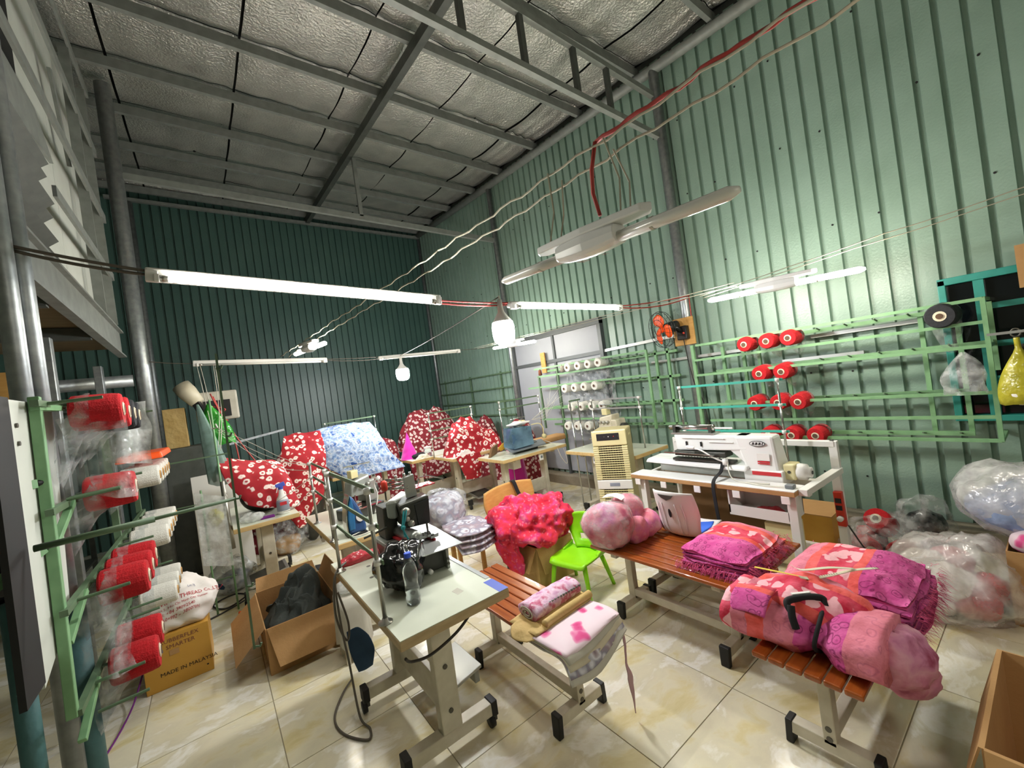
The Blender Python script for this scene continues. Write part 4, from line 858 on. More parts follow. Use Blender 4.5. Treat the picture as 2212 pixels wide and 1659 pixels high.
ob('dial', G().ext(dl, (0, -.006, 0)), 'white_plastic', t)
ob('heel', G().box(c.x-.012, c.x+.122, c.y-.05, c.y+.05, .7505, .766), 'label_dark', t, bev=.004)
solo('iron_flex', 'white flex coiled beside the steam iron', 'cord', G().tube(cat([(.78, 3.06, .758), (.86, 3.02, .758), (.90, 3.06, .758), (.80, 3.00, .758), (.72, 3.0, .758), (.70, 3.02, .765), (.78, 3.05, .765)]), .004), 'cord_white', smooth=True)
def small_machine(x, y, z, rz, label, m='machine_grey', sc=1):
    """compact overlock style machine: base, column, head, balance wheel, rollers"""
    t = T('sewing_machine', label, 'sewing machine', (x, y, z), rz); c, s_ = math.cos(rz), math.sin(rz)
    W = lambda p: (x+(p[0]*c-p[1]*s_)*sc, y+(p[0]*s_+p[1]*c)*sc, z+p[2]*sc)
    def hx(a, b_): return G().hexa([W(p) for p in a], [W(p) for p in b_])
    bxx = lambda x0, x1, y0, y1, z0, z1: hx([(x0,y0,z0),(x1,y0,z0),(x1,y1,z0),(x0,y1,z0)], [(x0,y0,z1),(x1,y0,z1),(x1,y1,z1),(x0,y1,z1)])
    ob('base', bxx(-.15, .15, -.10, .10, 0, .08), 'machine_dark', t, bev=.008); ob('bed_plate', bxx(-.17, .10, -.13, .05, .08, .09), 'chrome', t)
    ob('standard', hx([(.04,-.05,.09),(.13,-.05,.09),(.13,.09,.09),(.04,.09,.09)], [(.03,-.06,.26),(.12,-.06,.26),(.12,.08,.26),(.03,.08,.26)]), m, t, bev=.012)
    ob('head', hx([(-.10,-.06,.17),(.06,-.07,.16),(.06,.07,.16),(-.10,.05,.17)], [(-.08,-.05,.28),(.08,-.06,.31),(.08,.06,.31),(-.08,.05,.28)]), m, t, bev=.015)
    ob('balance_wheel', G().cyl(W((.13, .02, .17)), W((.165, .02, .17)), .05*sc, n=20), 'machine_dark', t, True)
    ob('presser_foot', bxx(-.11, -.05, -.10, -.05, .095, .12), 'chrome', t); ob('needle_bar', G().cyl(W((-.07, -.06, .18)), W((-.07, -.06, .11)), .005, n=8), 'chrome', t)
    for k in range(3): ob('tension_dial', G().cyl(W((-.05+.045*k, -.065, .24)), W((-.05+.045*k, -.095, .24)), .013*sc, n=12), 'chrome_dull', t, True)
    ob('thread_stand', G().tube([W((0, .03, .30)), W((0, .03, .38)), W((-.1, .0, .40)), W((.12, -.02, .39))], .005), 'chrome', t); ob('thread_block', bxx(-.06, .0, -.03, .03, .30, .36), 'ivory', t, bev=.005)
    return t
t = small_machine(.92, 3.55, .75, .3, 'grey sewing machine on the iron table', 'machine_grey', 1.05)
ob('lamp_arm', G().tube(cat([(1.0, 3.45, .76), (1.03, 3.42, .9), (1.01, 3.40, 1.0), (1.03, 3.38, 1.04)]), .005), 'white_plastic', t, True); ob('lamp_head', G().lathe([(.012, 0), (.016, .012), (.016, .03), (.008, .036)], (1.03, 3.38, 1.03), (.5, -.3, .8), 12), 'white_plastic', t, True)
solo('marker_pen', 'white and red marker pen on the iron table', 'pen', G().cyl((.84, 3.16, .759), (.95, 3.14, .759), .007, n=10), 'white_plastic', smooth=True)
# bundles on a stool between the machines and the pink carton
t = T('wooden_stool', 'small wooden stool below the wrapped flowered bundles', 'stool', (1.62, 3.3, 0))
ob('seat', G().box(1.45, 1.80, 3.08, 3.62, .40, .43), 'wood_light', t, bev=.006)
for x in (1.49, 1.76):
    for y in (3.13, 3.57): ob('leg', G().bar((x, y, 0), (x, y, .40), .03), 'wood_light', t)
t = T('fabric_bundle', 'rounded flowered bundle in a clear plastic bag, farther on the stool', 'fabric', (1.62, 3.5, .43)); ob('cloth', blob((1.60, 3.48, .60), (.19, .19, .155), 3, .02, 6, .432, sq=.8), 'floral_grey', t, True); ob('wrapping', blob((1.60, 3.48, .605), (.21, .21, .17), 3, .03, 8, .432, 22, 36, .8), 'film_clear', t, True)
t = T('fabric_bundle', 'folded flowered cloth drooping off the near edge of the stool', 'fabric', (1.57, 3.08, .43))
for k in range(4):
    z = .437+.028*k; ob('fold', patch([[(1.44+.02*k, 3.32, z), (1.44, 3.15, z+.012), (1.45, 3.0, z+.0), (1.46, 2.92, z-.06+.02*k)], [(1.62, 3.34, z+.005), (1.62, 3.15, z+.03), (1.62, 2.98, z+.015), (1.62, 2.88, z-.07+.02*k)], [(1.79, 3.32, z), (1.80, 3.15, z+.012), (1.79, 3.0, z), (1.78, 2.92, z-.06+.02*k)]], 5, .006, 10, k), 'floral_grey', t, True, solid=.012)
# ------------------------------------------------------------------ benches
def make_bench(label):
    t = T('bench', label, 'bench', (0, 0, 0), group='slatted benches'); n = 6; w_ = .36
    for k in range(n):
        y = -w_/2+.03+k*(w_-.06)/(n-1); ob('slat', G().box(-.53, .53, y-.027, y+.027, .435, .457), 'slat', t, bev=.006)
    for s in (-1, 1):
        x = s*.345; lg = ob('leg', G().bar((x, 0, .08), (x, 0, .41), .05, .045, (0, 1, 0)), 'cream_metal', t, bev=.004)
        for z in (.145, .105): ob('bolt', G().cyl((x+s*.024, 0, z), (x+s*.028, 0, z), .011, n=12), 'bolt', lg)
        ob('bearer', G().bar((x, -.155, .42), (x, .155, .42), .045, .03), 'cream_metal', t)
        ft = ob('foot', G().bar((x, -.145, .075), (x, .145, .075), .05, .05), 'cream_metal', t, bev=.004)
        for q in (-1, 1): ob('foot_cap', G().hexa([(x-.024, q*.135, 0), (x+.024, q*.135, 0), (x+.024, q*.165, 0), (x-.024, q*.165, 0)], [(x-.028, q*.13, .104), (x+.028, q*.13, .104), (x+.028, q*.158, .104), (x-.028, q*.158, .104)]), 'rubber', ft, bev=.005)
    ob('stretcher', G().bar((-.32, 0, .125), (.32, 0, .125), .04, .05), 'cream_metal', t, bev=.004)
    return t
bA = make_bench('slatted bench with cut cloth and kraft paper beside the nearest table'); bA.location = (1.275, 1.885, 0); bA.rotation_euler.z = math.pi/2
dup(bA, (2.20, 1.56, 0), math.pi/2, 'slatted bench nearer the viewer, under the pink wrapped bundle')
dup(bA, (2.575, 1.58, 0), math.pi/2, 'slatted bench behind another, under the white and blue posture seat')
dup(bA, (2.155, .675, 0), 0, 'slatted bench at the lower right carrying the tied pink bundle')
# ------------------------------------------------------------------ cloth on the left bench
t = T('folded_cloth', 'folded pink flowered white cloth on the left bench', 'fabric', (1.25, 1.48, .457))
for k in range(5):
    z = .462+.007*k; e = .012*k
    ob('fold', patch([[(1.06, 1.66, z), (1.06, 1.50, z+.004), (1.07, 1.37, z), (1.05+.01*k, 1.30+e, z-.02-.012*(4-k))], [(1.25, 1.64, z), (1.25, 1.50, z+.012), (1.25, 1.38, z+.006), (1.22, 1.30+e, z-.012-.02*(4-k))], [(1.45, 1.60, z), (1.46, 1.48, z+.008), (1.46, 1.38, z+.002), (1.45, 1.33+e, z-.004-.006*(4-k))]], 6, .004, 9, k+2), ['grey_cloth', 'floral_grey', 'cream', 'grey_cloth', 'floral_pink'][k], t, True, solid=.006)
t = T('lace_roll', 'rolled lilac lace cloth lying on kraft paper', 'fabric', (1.30, 1.66, .50)); P = []
for i in range(15):
    f = i/14; c = V(1.13, 1.66, .535).lerp(V(1.46, 1.685, .535), f); P.append([c+V(.006*nz((q, f*5, 0), 2, 1), .072*math.cos(q)*(1+.06*math.sin(3*q+f*2)), .042*math.sin(q)+.008*nz((f*6, q, 0), 1.4, 5)) for q in [2*math.pi*j/22 for j in range(22)]])
g = G().grid(P, True); g.f += [tuple(range(21, -1, -1)), tuple(range(14*22, 15*22))]; ob('roll', g, 'lace', t, True)
g = G().tube([V(1.127, 1.66+.05*math.cos(q)*(1-q/18), .535+.03*math.sin(q)*(1-q/18)) for q in [i*.35 for i in range(40)]], .004, 5); ob('roll_edge', g, 'grey_cloth', t, True)
g = G()
for i in range(16): g.box(1.155+.019*i, 1.165+.019*i, 1.607, 1.613, .553, .563)
for q in (-.2,): ob('ribbon_trim', g, 'grey_plastic', t)['kind'] = 'stuff'
t = T('kraft_paper', 'folded kraft paper patterns under the lace roll', 'paper', (1.25, 1.6, .50))
ob('fold', patch([[(1.06, 1.72, .502), (1.06, 1.62, .506), (1.07, 1.53, .502)], [(1.25, 1.73, .506), (1.25, 1.62, .512), (1.26, 1.53, .505)], [(1.47, 1.72, .504), (1.47, 1.63, .508), (1.46, 1.55, .503)]], 5, .004, 8, 3), 'kraft', t, True, solid=.005)
ob('rolled_edge', G().tube(cat([(1.14, 1.548, .516), (1.30, 1.556, .520), (1.47, 1.57, .516)]), [.02]*21, 10), 'kraft', t, True)
ob('crumpled_corner', patch([[(1.04, 1.68, .505), (1.00, 1.62, .49), (1.03, 1.55, .485)], [(1.09, 1.68, .515), (1.06, 1.60, .51), (1.07, 1.52, .495)], [(1.14, 1.66, .505), (1.13, 1.58, .505), (1.12, 1.50, .48)]], 6, .008, 14, 6), 'kraft', t, True, solid=.003)
g = patch([[(1.44, 1.372, .46), (1.455, 1.37, .455)], [(1.445, 1.362, .36), (1.458, 1.358, .36)], [(1.44, 1.36, .27), (1.452, 1.362, .26)], [(1.43, 1.35, .20), (1.47, 1.355, .19)], [(1.445, 1.352, .10), (1.458, 1.35, .11)], [(1.447, 1.35, .03), (1.45, 1.35, .03)]], 5, .006, 12, 3)
solo('cloth_ribbon', 'frayed ribbon of cloth dangling from the left bench', 'fabric', g, 'red_ribbon', smooth=True, solid=.003)

# ------------------------------------------------------------------ pink things on the middle benches
def fringe(root, edges, n, ln, m='batik_fringe', seed=1, out=V(0, 0, 0)):
    """loose threads along cut edges: edges = list of (a, b, height)"""
    rnd = random.Random(seed); g = G()
    for a, b_, hh, dr in edges:
        a, b_, dr = V(*a), V(*b_), V(*dr)
        for k in range(n):
            p = a.lerp(b_, rnd.random())+V(0, 0, hh*rnd.random()); d = (dr+V(rnd.uniform(-.5, .5), rnd.uniform(-.5, .5), rnd.uniform(-.6, .25))).normalized()*ln*rnd.uniform(.5, 1.3); s = d.cross(V(0, 0, 1)).normalized()*.0012
            q = p+d*.55; e = p+d+V(0, 0, -ln*.35*rnd.random()); g.add([p-s, p+s, q+s, q-s, e], [(0, 1, 2, 3), (3, 2, 4)])
    o = ob('fringe', g, m, root); o['kind'] = 'stuff'; return o
def stack(name, label, x0, x1, y0, y1, z0, z1, m, n=6, seed=1, grp=None, puff=.03, yaw=0):
    """pile of folded cloth: layered, puffed on top, edges uneven"""
    cx_, cy_ = (x0+x1)/2, (y0+y1)/2; t = T(name, label, 'fabric', (cx_, cy_, z0), yaw, grp); h = (z1-z0)/n
    for k in range(n):
        P = []; zb = z0+h*k; top = k == n-1
        for i in range(25):
            u = -1+2*i/24; row = []
            for j in range(25):
                v_ = -1+2*j/24; e = 1-.02*(k % 3)-.06*nz((k*.9, u*1.6, v_*1.6), 1, seed)-.05*(u*u*v_*v_)-.05*(k/(n-1))**3
                x = cx_+(x1-x0)/2*e*u; y = cy_+(y1-y0)/2*e*v_; rd = (1-max(abs(u), abs(v_))**5)
                crown = puff*(1-u**4)*(1-v_**4)*(k/(n-1))*(1+.5*nz((x*3, y*3, 0), 1.4, seed))+.010*nz((x, y, k), 11, seed+k)+.006*nz((x, y, k*2), 26, seed)
                row.append((x, y, zb+h*(.45+.55*rd)+crown))
            P.append(row)
        g = G().grid(P)
        per = [i*25 for i in range(25)]+[24*25+j for j in range(1, 25)]+[i*25+24 for i in range(23, -1, -1)]+[j for j in range(23, 0, -1)]
        o0 = len(g.v); g.v += [(g.v[i][0], g.v[i][1], zb+.0005) for i in per]; m_ = len(per)
        g.f += [(per[i], o0+i, o0+(i+1) % m_, per[(i+1) % m_]) for i in range(m_)]
        if yaw:
            c, s_ = math.cos(yaw), math.sin(yaw); g.v = [(cx_+(x-cx_)*c-(y-cy_)*s_, cy_+(x-cx_)*s_+(y-cy_)*c, z) for x, y, z in g.v]
        ob('layer', g, m, t, True)
    return t
t = stack('folded_cloth', 'folded red and pink batik pile with frayed edges on the middle benches', 2.10, 2.62, 1.06, 1.46, .458, .565, 'batik_fold', 5, 3, puff=.045)
fringe(t, [((2.10, 1.06, .462), (2.62, 1.06, .462), .09, (0, -1, -.2)), ((2.62, 1.06, .462), (2.62, 1.44, .462), .09, (1, -.2, -.1)), ((2.10, 1.06, .462), (2.10, 1.46, .462), .05, (-1, 0, -.2))], 260, .045, seed=5)
t = T('fabric_bundle', 'lobed pink batik bundle wrapped in clear plastic on the middle bench', 'fabric', (2.17, 1.93, .457))
ob('cloth', blob((2.11, 1.96, .60), (.165, .15, .15), 4, .03, 5, .459), 'batik_wrap', t, True); ob('cloth', blob((2.25, 1.87, .535), (.105, .095, .095), 6, .02, 6, .459), 'batik_wrap', t, True); ob('cloth', blob((2.33, 1.98, .635), (.125, .12, .115), 7, .02, 6, .459), 'batik_wrap', t, True); ob('cloth', blob((2.40, 1.88, .53), (.10, .10, .085), 9, .02, 6, .459), 'batik_wrap', t, True)
ob('wrapping', blob((2.11, 1.96, .60), (.172, .157, .158), 4, .032, 5, .459), 'film_clear', t, True); ob('wrapping', blob((2.33, 1.98, .637), (.133, .128, .122), 7, .021, 6, .459), 'film_clear', t, True)
ob('paper_tag', patch([[(2.17, 2.05, .755), (2.26, 2.08, .752)], [(2.20, 1.98, .762), (2.29, 2.01, .757)], [(2.23, 1.93, .735), (2.31, 1.95, .74)]], 4, .002, 6, 1), 'white_cloth', t, solid=.001)
# posture seat
t = T('posture_seat', 'white posture seat shell with a blue pad, turned to the long machine', 'seat', (2.44, 1.66, .457)); P = []
prof = cat([(-.075, .335), (-.055, .25), (-.03, .16), (-.012, .08), (.02, .022), (.08, .006), (.17, .008), (.25, .022), (.29, .045)], 3)
for i in range(len(prof)):
    px, pz_ = prof[i].x, prof[i].y; f = i/(len(prof)-1); row = []
    for j in range(17):
        v_ = -1+2*j/16; wd = .165*(1-.12*max(0, .18-f)/.18*abs(v_))*(1-.10*math.sin(f*math.pi)); cv = .085*abs(v_)**2.2*(1-min(1, max(0, f-.25)/.45))
        up_ = .055*abs(v_)**2.2*max(0, (f-.35))*(1-max(0, f-.85)*4); row.append((2.43+px+cv, 1.665+wd*v_, .462+pz_+up_-.02*max(0, .12-f)/.12*v_*v_))
    P.append(row)
ob('shell', G().grid(P), 'seat_white', t, True, solid=.010)
for v_ in (-.5, -.28, .28, .5):
    ob('rib', G().tube([V(P[i][int(round((v_+1)*8))][0]-.006, P[i][int(round((v_+1)*8))][1]+.012*math.sin(i*.22)*(1 if v_ > 0 else -1), P[i][int(round((v_+1)*8))][2]) for i in range(3, 14)], .003, 5), 'seat_white', t, True)
ob('handle_slot', G().ext([(2.352, 1.61, .775), (2.352, 1.72, .775), (2.358, 1.70, .752), (2.363, 1.665, .735), (2.358, 1.63, .752)], (.02, 0, 0)), 'steel_dark', t)
ob('badge', G().ext([(2.388-.004*math.sin(q), 1.665+.009*math.cos(q), .645+.03*math.sin(q)) for q in [2*math.pi*k/18 for k in range(18)]], (-.006, 0, 0)), 'label_dark', t)
ob('pad', patch([[(2.49+.07*i, 1.665+.135*v_*(1-.12*(i == 3)), .478+.02*abs(v_)**2+.012*(i == 3)) for v_ in (-1, -.5, 0, .5, 1)] for i in range(4)], 4, .001, 8, 1), 'blue_pad', t, True, solid=.010)
for v_ in (-.45, .45): ob('pad_slot', G().box(2.565, 2.635, 1.665+.1*v_-.006, 1.665+.1*v_+.006, .484, .4915), 'label_dark', t)

# ------------------------------------------------------------------ tied bundle and stack on the lower right bench
t = stack('folded_cloth', 'deep folded red batik stack at the far end of the lower right bench', 2.02, 2.52, .42, .92, .458, .60, 'batik_stack', 6, 8, puff=.05)
fringe(t, [((2.02, .42, .462), (2.52, .42, .462), .12, (0, -1, -.2)), ((2.52, .42, .462), (2.52, .92, .462), .12, (1, 0, -.1)), ((2.02, .42, .462), (2.02, .92, .57), .06, (-1, 0, .3))], 280, .045, seed=9)
t = T('tied_bundle', 'rolled pink batik bundle bound with a black cloth tie', 'fabric', (1.80, .7, .457)); P = []
for i in range(25):
    f = i/24; c = V(1.80+.03*math.sin(f*3), .97-.52*f, .548-.02*math.sin(f*3)); sq_ = 1-.36*math.exp(-((f-.62)/.09)**2); row = []
    for j in range(30):
        q = 2*math.pi*j/30; rr = sq_*(1+.10*nz((math.cos(q)*1.5, math.sin(q)*1.5, f*3), 1.6, 3)+.05*math.sin(7*q+f*9)); row.append((c.x+.165*rr*math.cos(q), c.y, max(.459, c.z+.092*rr*math.sin(q))))
    P.append(row)
g = G().grid(P, True); g.f += [tuple(range(29, -1, -1)), tuple(range(24*30, 25*30))]; ob('roll', g, 'batik_roll', t, True)
ob('inner_fold', blob((1.90, .72, .585), (.13, .22, .085), 5, .03, 7, .459), 'batik_fold', t, True)
ob('orange_panel', patch([[(1.655, .93, .585), (1.70, .94, .625), (1.78, .945, .645)], [(1.66, .87, .595), (1.71, .875, .637), (1.79, .88, .652)], [(1.665, .80, .59), (1.72, .80, .635), (1.80, .80, .650)]], 4, .003, 9, 2), 'batik_fold', t, True, solid=.004)
gt = blob((0, 0, 0), (.125, .085, .175), 5, .03, 6, None, 26, 40, .9); an = .55; gv = []
for x, y, z in gt.v:
    gv.append((1.90+x*math.cos(an)-z*math.sin(an)*-1*.0+z*-.42, .475+y-.03, .455+z*.86+x*.10))
gt.v = gv; ob('tail', gt, 'batik_tail', t, True)
ring = []
for j in range(31):
    q = 2*math.pi*j/30; ring.append((1.815+.125*math.cos(q), .645+.008*math.sin(2*q), max(.462, .545+.073*math.sin(q))))
ob('tie', G().tube(ring, .008, 8), 'black_cloth', t, True)
ob('tie_knot', G().tube(cat([(1.72, .72, .615), (1.74, .74, .645), (1.80, .70, .650), (1.84, .655, .645), (1.83, .64, .625), (1.86, .63, .632)]), .013, 8).tube(cat([(1.72, .72, .645), (1.705, .715, .61), (1.70, .705, .57)]), .014, 8), 'black_cloth', t, True)
ob('label_stick', G().bar((1.775, .735, .662), (1.83, .69, .662), .012, .004), 'white_plastic', t)
t = T('tape_measure', 'white and yellow tape measure lying on the red stack', 'tape measure', (2.02, .72, .66))
g1 = patch([[(2.17, .56, .668), (2.165, .545, .667)], [(2.08, .62, .676), (2.075, .605, .675)], [(1.99, .68, .672), (1.98, .667, .670)], [(1.92, .72, .678), (1.91, .708, .674)], [(1.885, .745, .690), (1.88, .735, .683)]], 5, .001, 9, 1); ob('tape', g1, 'tape_white', t, True, solid=.0012)
g1 = patch([[(2.08, .60, .682), (2.09, .615, .681)], [(2.0, .66, .70), (2.01, .675, .70)], [(1.93, .74, .695), (1.94, .752, .695)], [(1.97, .80, .685), (1.98, .81, .685)]], 5, .001, 9, 2); ob('tape', g1, 'tape_white', t, True, solid=.0012)
g1 = patch([[(1.90, .74, .68), (1.905, .752, .68)], [(1.90, .83, .675), (1.912, .835, .675)], [(1.905, .93, .665), (1.917, .932, .665)]], 5, .001, 9, 3); ob('tape', g1, 'yellow_tape', t, True, solid=.0012)
g = G()
for k in range(26):
    f = k/25; p = V(2.17, .553, .6698).lerp(V(1.95, .70, .6755), f); g.bar(p-V(.003, .004, 0), p+V(.003, .004, 0), .0018, .0006)
ob('graduations', g, 'ink_black', t)['kind'] = 'stuff'

# ------------------------------------------------------------------ child chair
def W_(p, c=(2.14, 2.36), a=math.pi+.22, k=1.14): return (c[0]+k*(p[0]*math.cos(a)-p[1]*math.sin(a)), c[1]+k*(p[0]*math.sin(a)+p[1]*math.cos(a)), p[2]*1.02)
t = T('child_chair', 'lime green plastic child chair', 'chair', (2.14, 2.34, 0))
P = []
for i in range(13):
    u = i/12; x = .145-.29*u; row = []
    for j in range(13):
        v_ = -1+2*j/12; wd = .145*(1-.10*abs(2*u-1)**3); row.append(W_((x, wd*v_, .262-.012*(1-v_*v_)*math.sin(u*math.pi)+.012*abs(v_)**6-.02*(u < .05))))
    P.append(row)
ob('seat', G().grid(P), 'lime', t, True, solid=.016)
P = []
for i in range(15):
    f = i/14; z = .27+.25*f; x = -.135-.05*f-.02*math.sin(f*3); wd = .075+.07*min(1, f*2.2) if f < .5 else .145*(1-.25*max(0, f-.8)/.2); row = []
    for j in range(13):
        v_ = -1+2*j/12; row.append(W_((x+.025*v_*v_, wd*v_, z+.012*(1-v_*v_)*f)))
    P.append(row)
g = G().grid(P); g.f = [f for f in g.f if not (P and 3 <= f[0]//13 <= 4 and 3 <= f[0] % 13 <= 8)]
ob('backrest', g, 'lime', t, True, solid=.014)
for sx, sy in ((1, 1), (1, -1), (-1, 1), (-1, -1)):
    ob('leg', G().cyl(W_((sx*.105, sy*.115, .26)), W_((sx*(.135 if sx > 0 else .17), sy*.15, 0)), .019, .014, 10), 'lime', t, True)
for sy in (1, -1): ob('armlet', G().hexa([W_(p) for p in ((-.13, sy*.13-.014, .255), (-.02, sy*.135-.012, .262), (-.02, sy*.135+.012, .262), (-.13, sy*.13+.014, .255))], [W_(p) for p in ((-.15, sy*.13-.012, .31), (-.03, sy*.135-.01, .285), (-.03, sy*.135+.01, .285), (-.15, sy*.13+.012, .31))]), 'lime', t, bev=.006)
for k, (dy, dz, m) in enumerate(((-.035, .455, 'pine'), (0, .462, 'white_plastic'), (.035, .45, 'aqua_cord'), (-.015, .435, 'white_plastic'), (.02, .432, 'teal_rail'))): ob('sticker', G().cyl(W_((-.196, dy, dz)), W_((-.185, dy, dz)), .018, n=10), m, t)

# ------------------------------------------------------------------ carton heaped with pink cloth
def carton(name, label, x0, x1, y0, y1, h, m='cardboard', th=.006, inner='cardboard_dark', z0=0):
    t = T(name, label, 'carton', ((x0+x1)/2, (y0+y1)/2, z0)); h += z0
    ob('bottom', G().box(x0, x1, y0, y1, z0, z0+th), m, t)
    for a in ((x0, x1, y0, y0+th), (x0, x1, y1-th, y1), (x0, x0+th, y0+th, y1-th), (x1-th, x1, y0+th, y1-th)): ob('side', G().box(*a, z0+th, h), m, t)
    return t
t = carton('carton', 'open carton heaped with pink ruffled cloth', 1.95, 2.33, 2.62, 3.02, .33, 'kraft')
ob('flap', G().hexa([(1.95, 2.62, .33), (2.33, 2.62, .33), (2.33, 2.614, .33), (1.95, 2.614, .33)], [(1.97, 2.57, .13), (2.31, 2.57, .13), (2.31, 2.564, .13), (1.97, 2.564, .13)]), 'kraft', t)
ob('flap', G().hexa([(1.95, 2.62, .33), (1.944, 2.62, .33), (1.944, 3.02, .33), (1.95, 3.02, .33)], [(1.87, 2.64, .15), (1.864, 2.64, .15), (1.864, 3.0, .15), (1.87, 3.0, .15)]), 'kraft', t)
g = blob((2.12, 2.84, .47), (.32, .33, .17), 6, .085, 5.2, .31, 64, 130, .85, 1.1)
t = T('cloth_heap', 'heap of pink and red ruffled batik spilling from the carton', 'fabric', (2.12, 2.84, .3)); ob('cloth', g, 'batik_heap', t, True)
ob('trailing_end', patch([[(1.86, 2.96, .55), (1.88, 2.84, .55), (1.90, 2.70, .52)], [(1.80, 2.98, .42), (1.815, 2.84, .42), (1.84, 2.68, .40)], [(1.81, 2.94, .28), (1.82, 2.82, .25), (1.85, 2.66, .26)], [(1.85, 2.86, .16), (1.85, 2.78, .10), (1.87, 2.70, .15)]], 8, .022, 12, 8), 'batik_heap', t, True, solid=.01)

# ------------------------------------------------------------------ evaporative cooler
ca, sa = math.cos(.50), math.sin(.50); cc = V(3.15, 2.735, 0)
def CW(p): return (cc.x+p[0]*ca-p[1]*sa, cc.y+p[0]*sa+p[1]*ca, p[2])
def cb(x0, x1, y0, y1, z0, z1, ins=0): return G().hexa([CW(p) for p in ((x0, y0, z0), (x1, y0, z0), (x1, y1, z0), (x0, y1, z0))], [CW(p) for p in ((x0+ins, y0+ins, z1), (x1-ins, y0+ins, z1), (x1-ins, y1-ins, z1), (x0+ins, y1-ins, z1))])
t = T('air_cooler', 'cream evaporative air cooler with slatted front', 'air cooler', cc, .5)
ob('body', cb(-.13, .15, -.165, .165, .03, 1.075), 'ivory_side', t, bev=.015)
ob('fascia', cb(-.15, -.128, -.165, .165, .93, 1.08), 'ivory', t, bev=.012)
cp = ob('control_panel', cb(-.1535, -.150, -.10, .115, .985, 1.05), 'label_dark', t)
for y, m in ((.05, 'label_red'), (0, 'white_plastic'), (-.04, 'bolt'), (.09, 'bolt')): ob('indicator', G().cyl(CW((-.1535, -y, 1.02)), CW((-.156, -y, 1.02)), .005, n=8), m, cp)
ob('middle_band', cb(-.155, -.128, -.165, .165, .515, .60), 'white_plastic', t, bev=.006); ob('badge', cb(-.1575, -.155, -.05, .045, .545, .575), 'label_grey', t)
def grille(z0, z1, n):
    g = ob('grille_well', cb(-.134, -.129, -.11, .11, z0, z1), 'grille_dark', t)
    for k in range(n):
        z = z0+(z1-z0)*(k+.5)/n; hh = (z1-z0)/n*.20
        ob('louvre', G().hexa([CW(p) for p in ((-.146, -.112, z-hh), (-.136, -.112, z-hh), (-.136, .112, z-hh), (-.146, .112, z-hh))], [CW(p) for p in ((-.146, -.112, z+hh*.8), (-.136, -.112, z+hh), (-.136, .112, z+hh), (-.146, .112, z+hh*.8))]), 'ivory', t)
        for s in (-1, 1): ob('side_step', cb(-.150, -.128, s*.138-.027, s*.138+.027, z-hh*2.2, z+hh*2.2), 'ivory', t, bev=.004)
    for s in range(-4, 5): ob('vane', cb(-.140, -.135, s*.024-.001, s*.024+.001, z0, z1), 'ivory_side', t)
grille(.605, .925, 15); grille(.12, .51, 17)
ob('plinth', cb(-.145, .145, -.16, .16, .03, .11), 'ivory', t, bev=.01)
for sx in (-.11, .12):
    for sy in (-.13, .13): ob('caster', G().cyl(CW((sx, sy-.01, .016)), CW((sx, sy+.01, .016)), .016, n=12), 'rubber', t, True)
ob('side_grip', cb(-.02, .07, -.1665, -.164, 1.0, 1.02), 'ivory', t)

# ------------------------------------------------------------------ long white machine on its table
t = T('machine_table', 'white framed table with a brown edged top for the long machine', 'table', (3.1, 1.65, 0))
ob('tabletop', G().box(2.80, 2.97, 1.065, 2.285, .716, .746), 'cardboard', t, bev=.003); ob('laminate_top', G().box(2.801, 2.97, 1.066, 2.284, .746, .75), 'white_glossy', t)
for x, y in ((2.86, 1.10), (2.86, 2.20), (3.44, 1.03), (3.44, 2.24)): ob('leg', G().box(x-.025, x+.025, y-.025, y+.025, 0, .716), 'white_plastic', t, bev=.003)
for p, q in (((2.86, 1.10, .16), (2.86, 2.20, .16)), ((3.44, 1.03, .16), (3.44, 2.24, .16)), ((2.86, 1.10, .16), (3.44, 1.03, .16)), ((2.86, 2.2, .16), (3.44, 2.24, .16)), ((2.86, 1.04, .733), (3.47, 1.02, .733)), ((2.86, 2.25, .70), (3.47, 2.25, .70)), ((3.46, 1.02, .92), (3.46, 2.25, .92)), ((3.46, 1.03, .72), (3.46, 1.03, .94)), ((3.46, 2.24, .72), (3.46, 2.24, .94)), ((2.98, 1.04, .70), (2.98, 2.25, .70)), ((3.22, 1.04, .70), (3.22, 2.25, .70))): ob('rail', G().bar(p, q, .05, .04), 'white_plastic', t, bev=.003)
for y in (2.22, 1.98, 1.70, 1.42, 1.12): ob('clip', G().box(2.80, 2.812, y-.025, y+.025, .665, .716), 'white_glossy', t, bev=.004)
dr = ob('tray', G().box(2.84, 3.06, 1.12, 1.50, .53, .545).box(2.84, 2.85, 1.12, 1.50, .545, .60).box(3.05, 3.06, 1.12, 1.50, .545, .70).box(2.84, 3.06, 1.12, 1.13, .545, .70).box(2.84, 3.06, 1.49, 1.50, .545, .70), 'white_plastic', t)
ob('control_box', G().box(2.88, 3.05, 1.13, 1.30, .24, .50), 'ivory', t, bev=.006)
solo('scrap_packet', 'pink scraps lying in the tray under the long machine', 'fabric', blob((2.92, 1.26, .57), (.05, .09, .02), 3, .012, 20, .547), 'film_red', smooth=True)
t = T('long_machine', 'long armed white multi needle machine with an oval badge', 'sewing machine', (3.1, 1.65, .75))
ob('bed', G().hexa([(2.95, 1.40, .805), (3.2, 1.40, .805), (3.2, 2.27, .805), (2.99, 2.27, .805)], [(2.97, 1.40, .845), (3.2, 1.40, .85), (3.2, 2.24, .85), (3.0, 2.24, .845)]), 'white_glossy', t, bev=.018)
ob('bed_skirt', G().box(3.0, 3.2, 1.40, 2.12, .75, .806), 'machine_grey', t, bev=.004); ob('bed_base', G().box(2.99, 3.22, 1.19, 1.44, .72, .82), 'white_glossy', t, bev=.008)
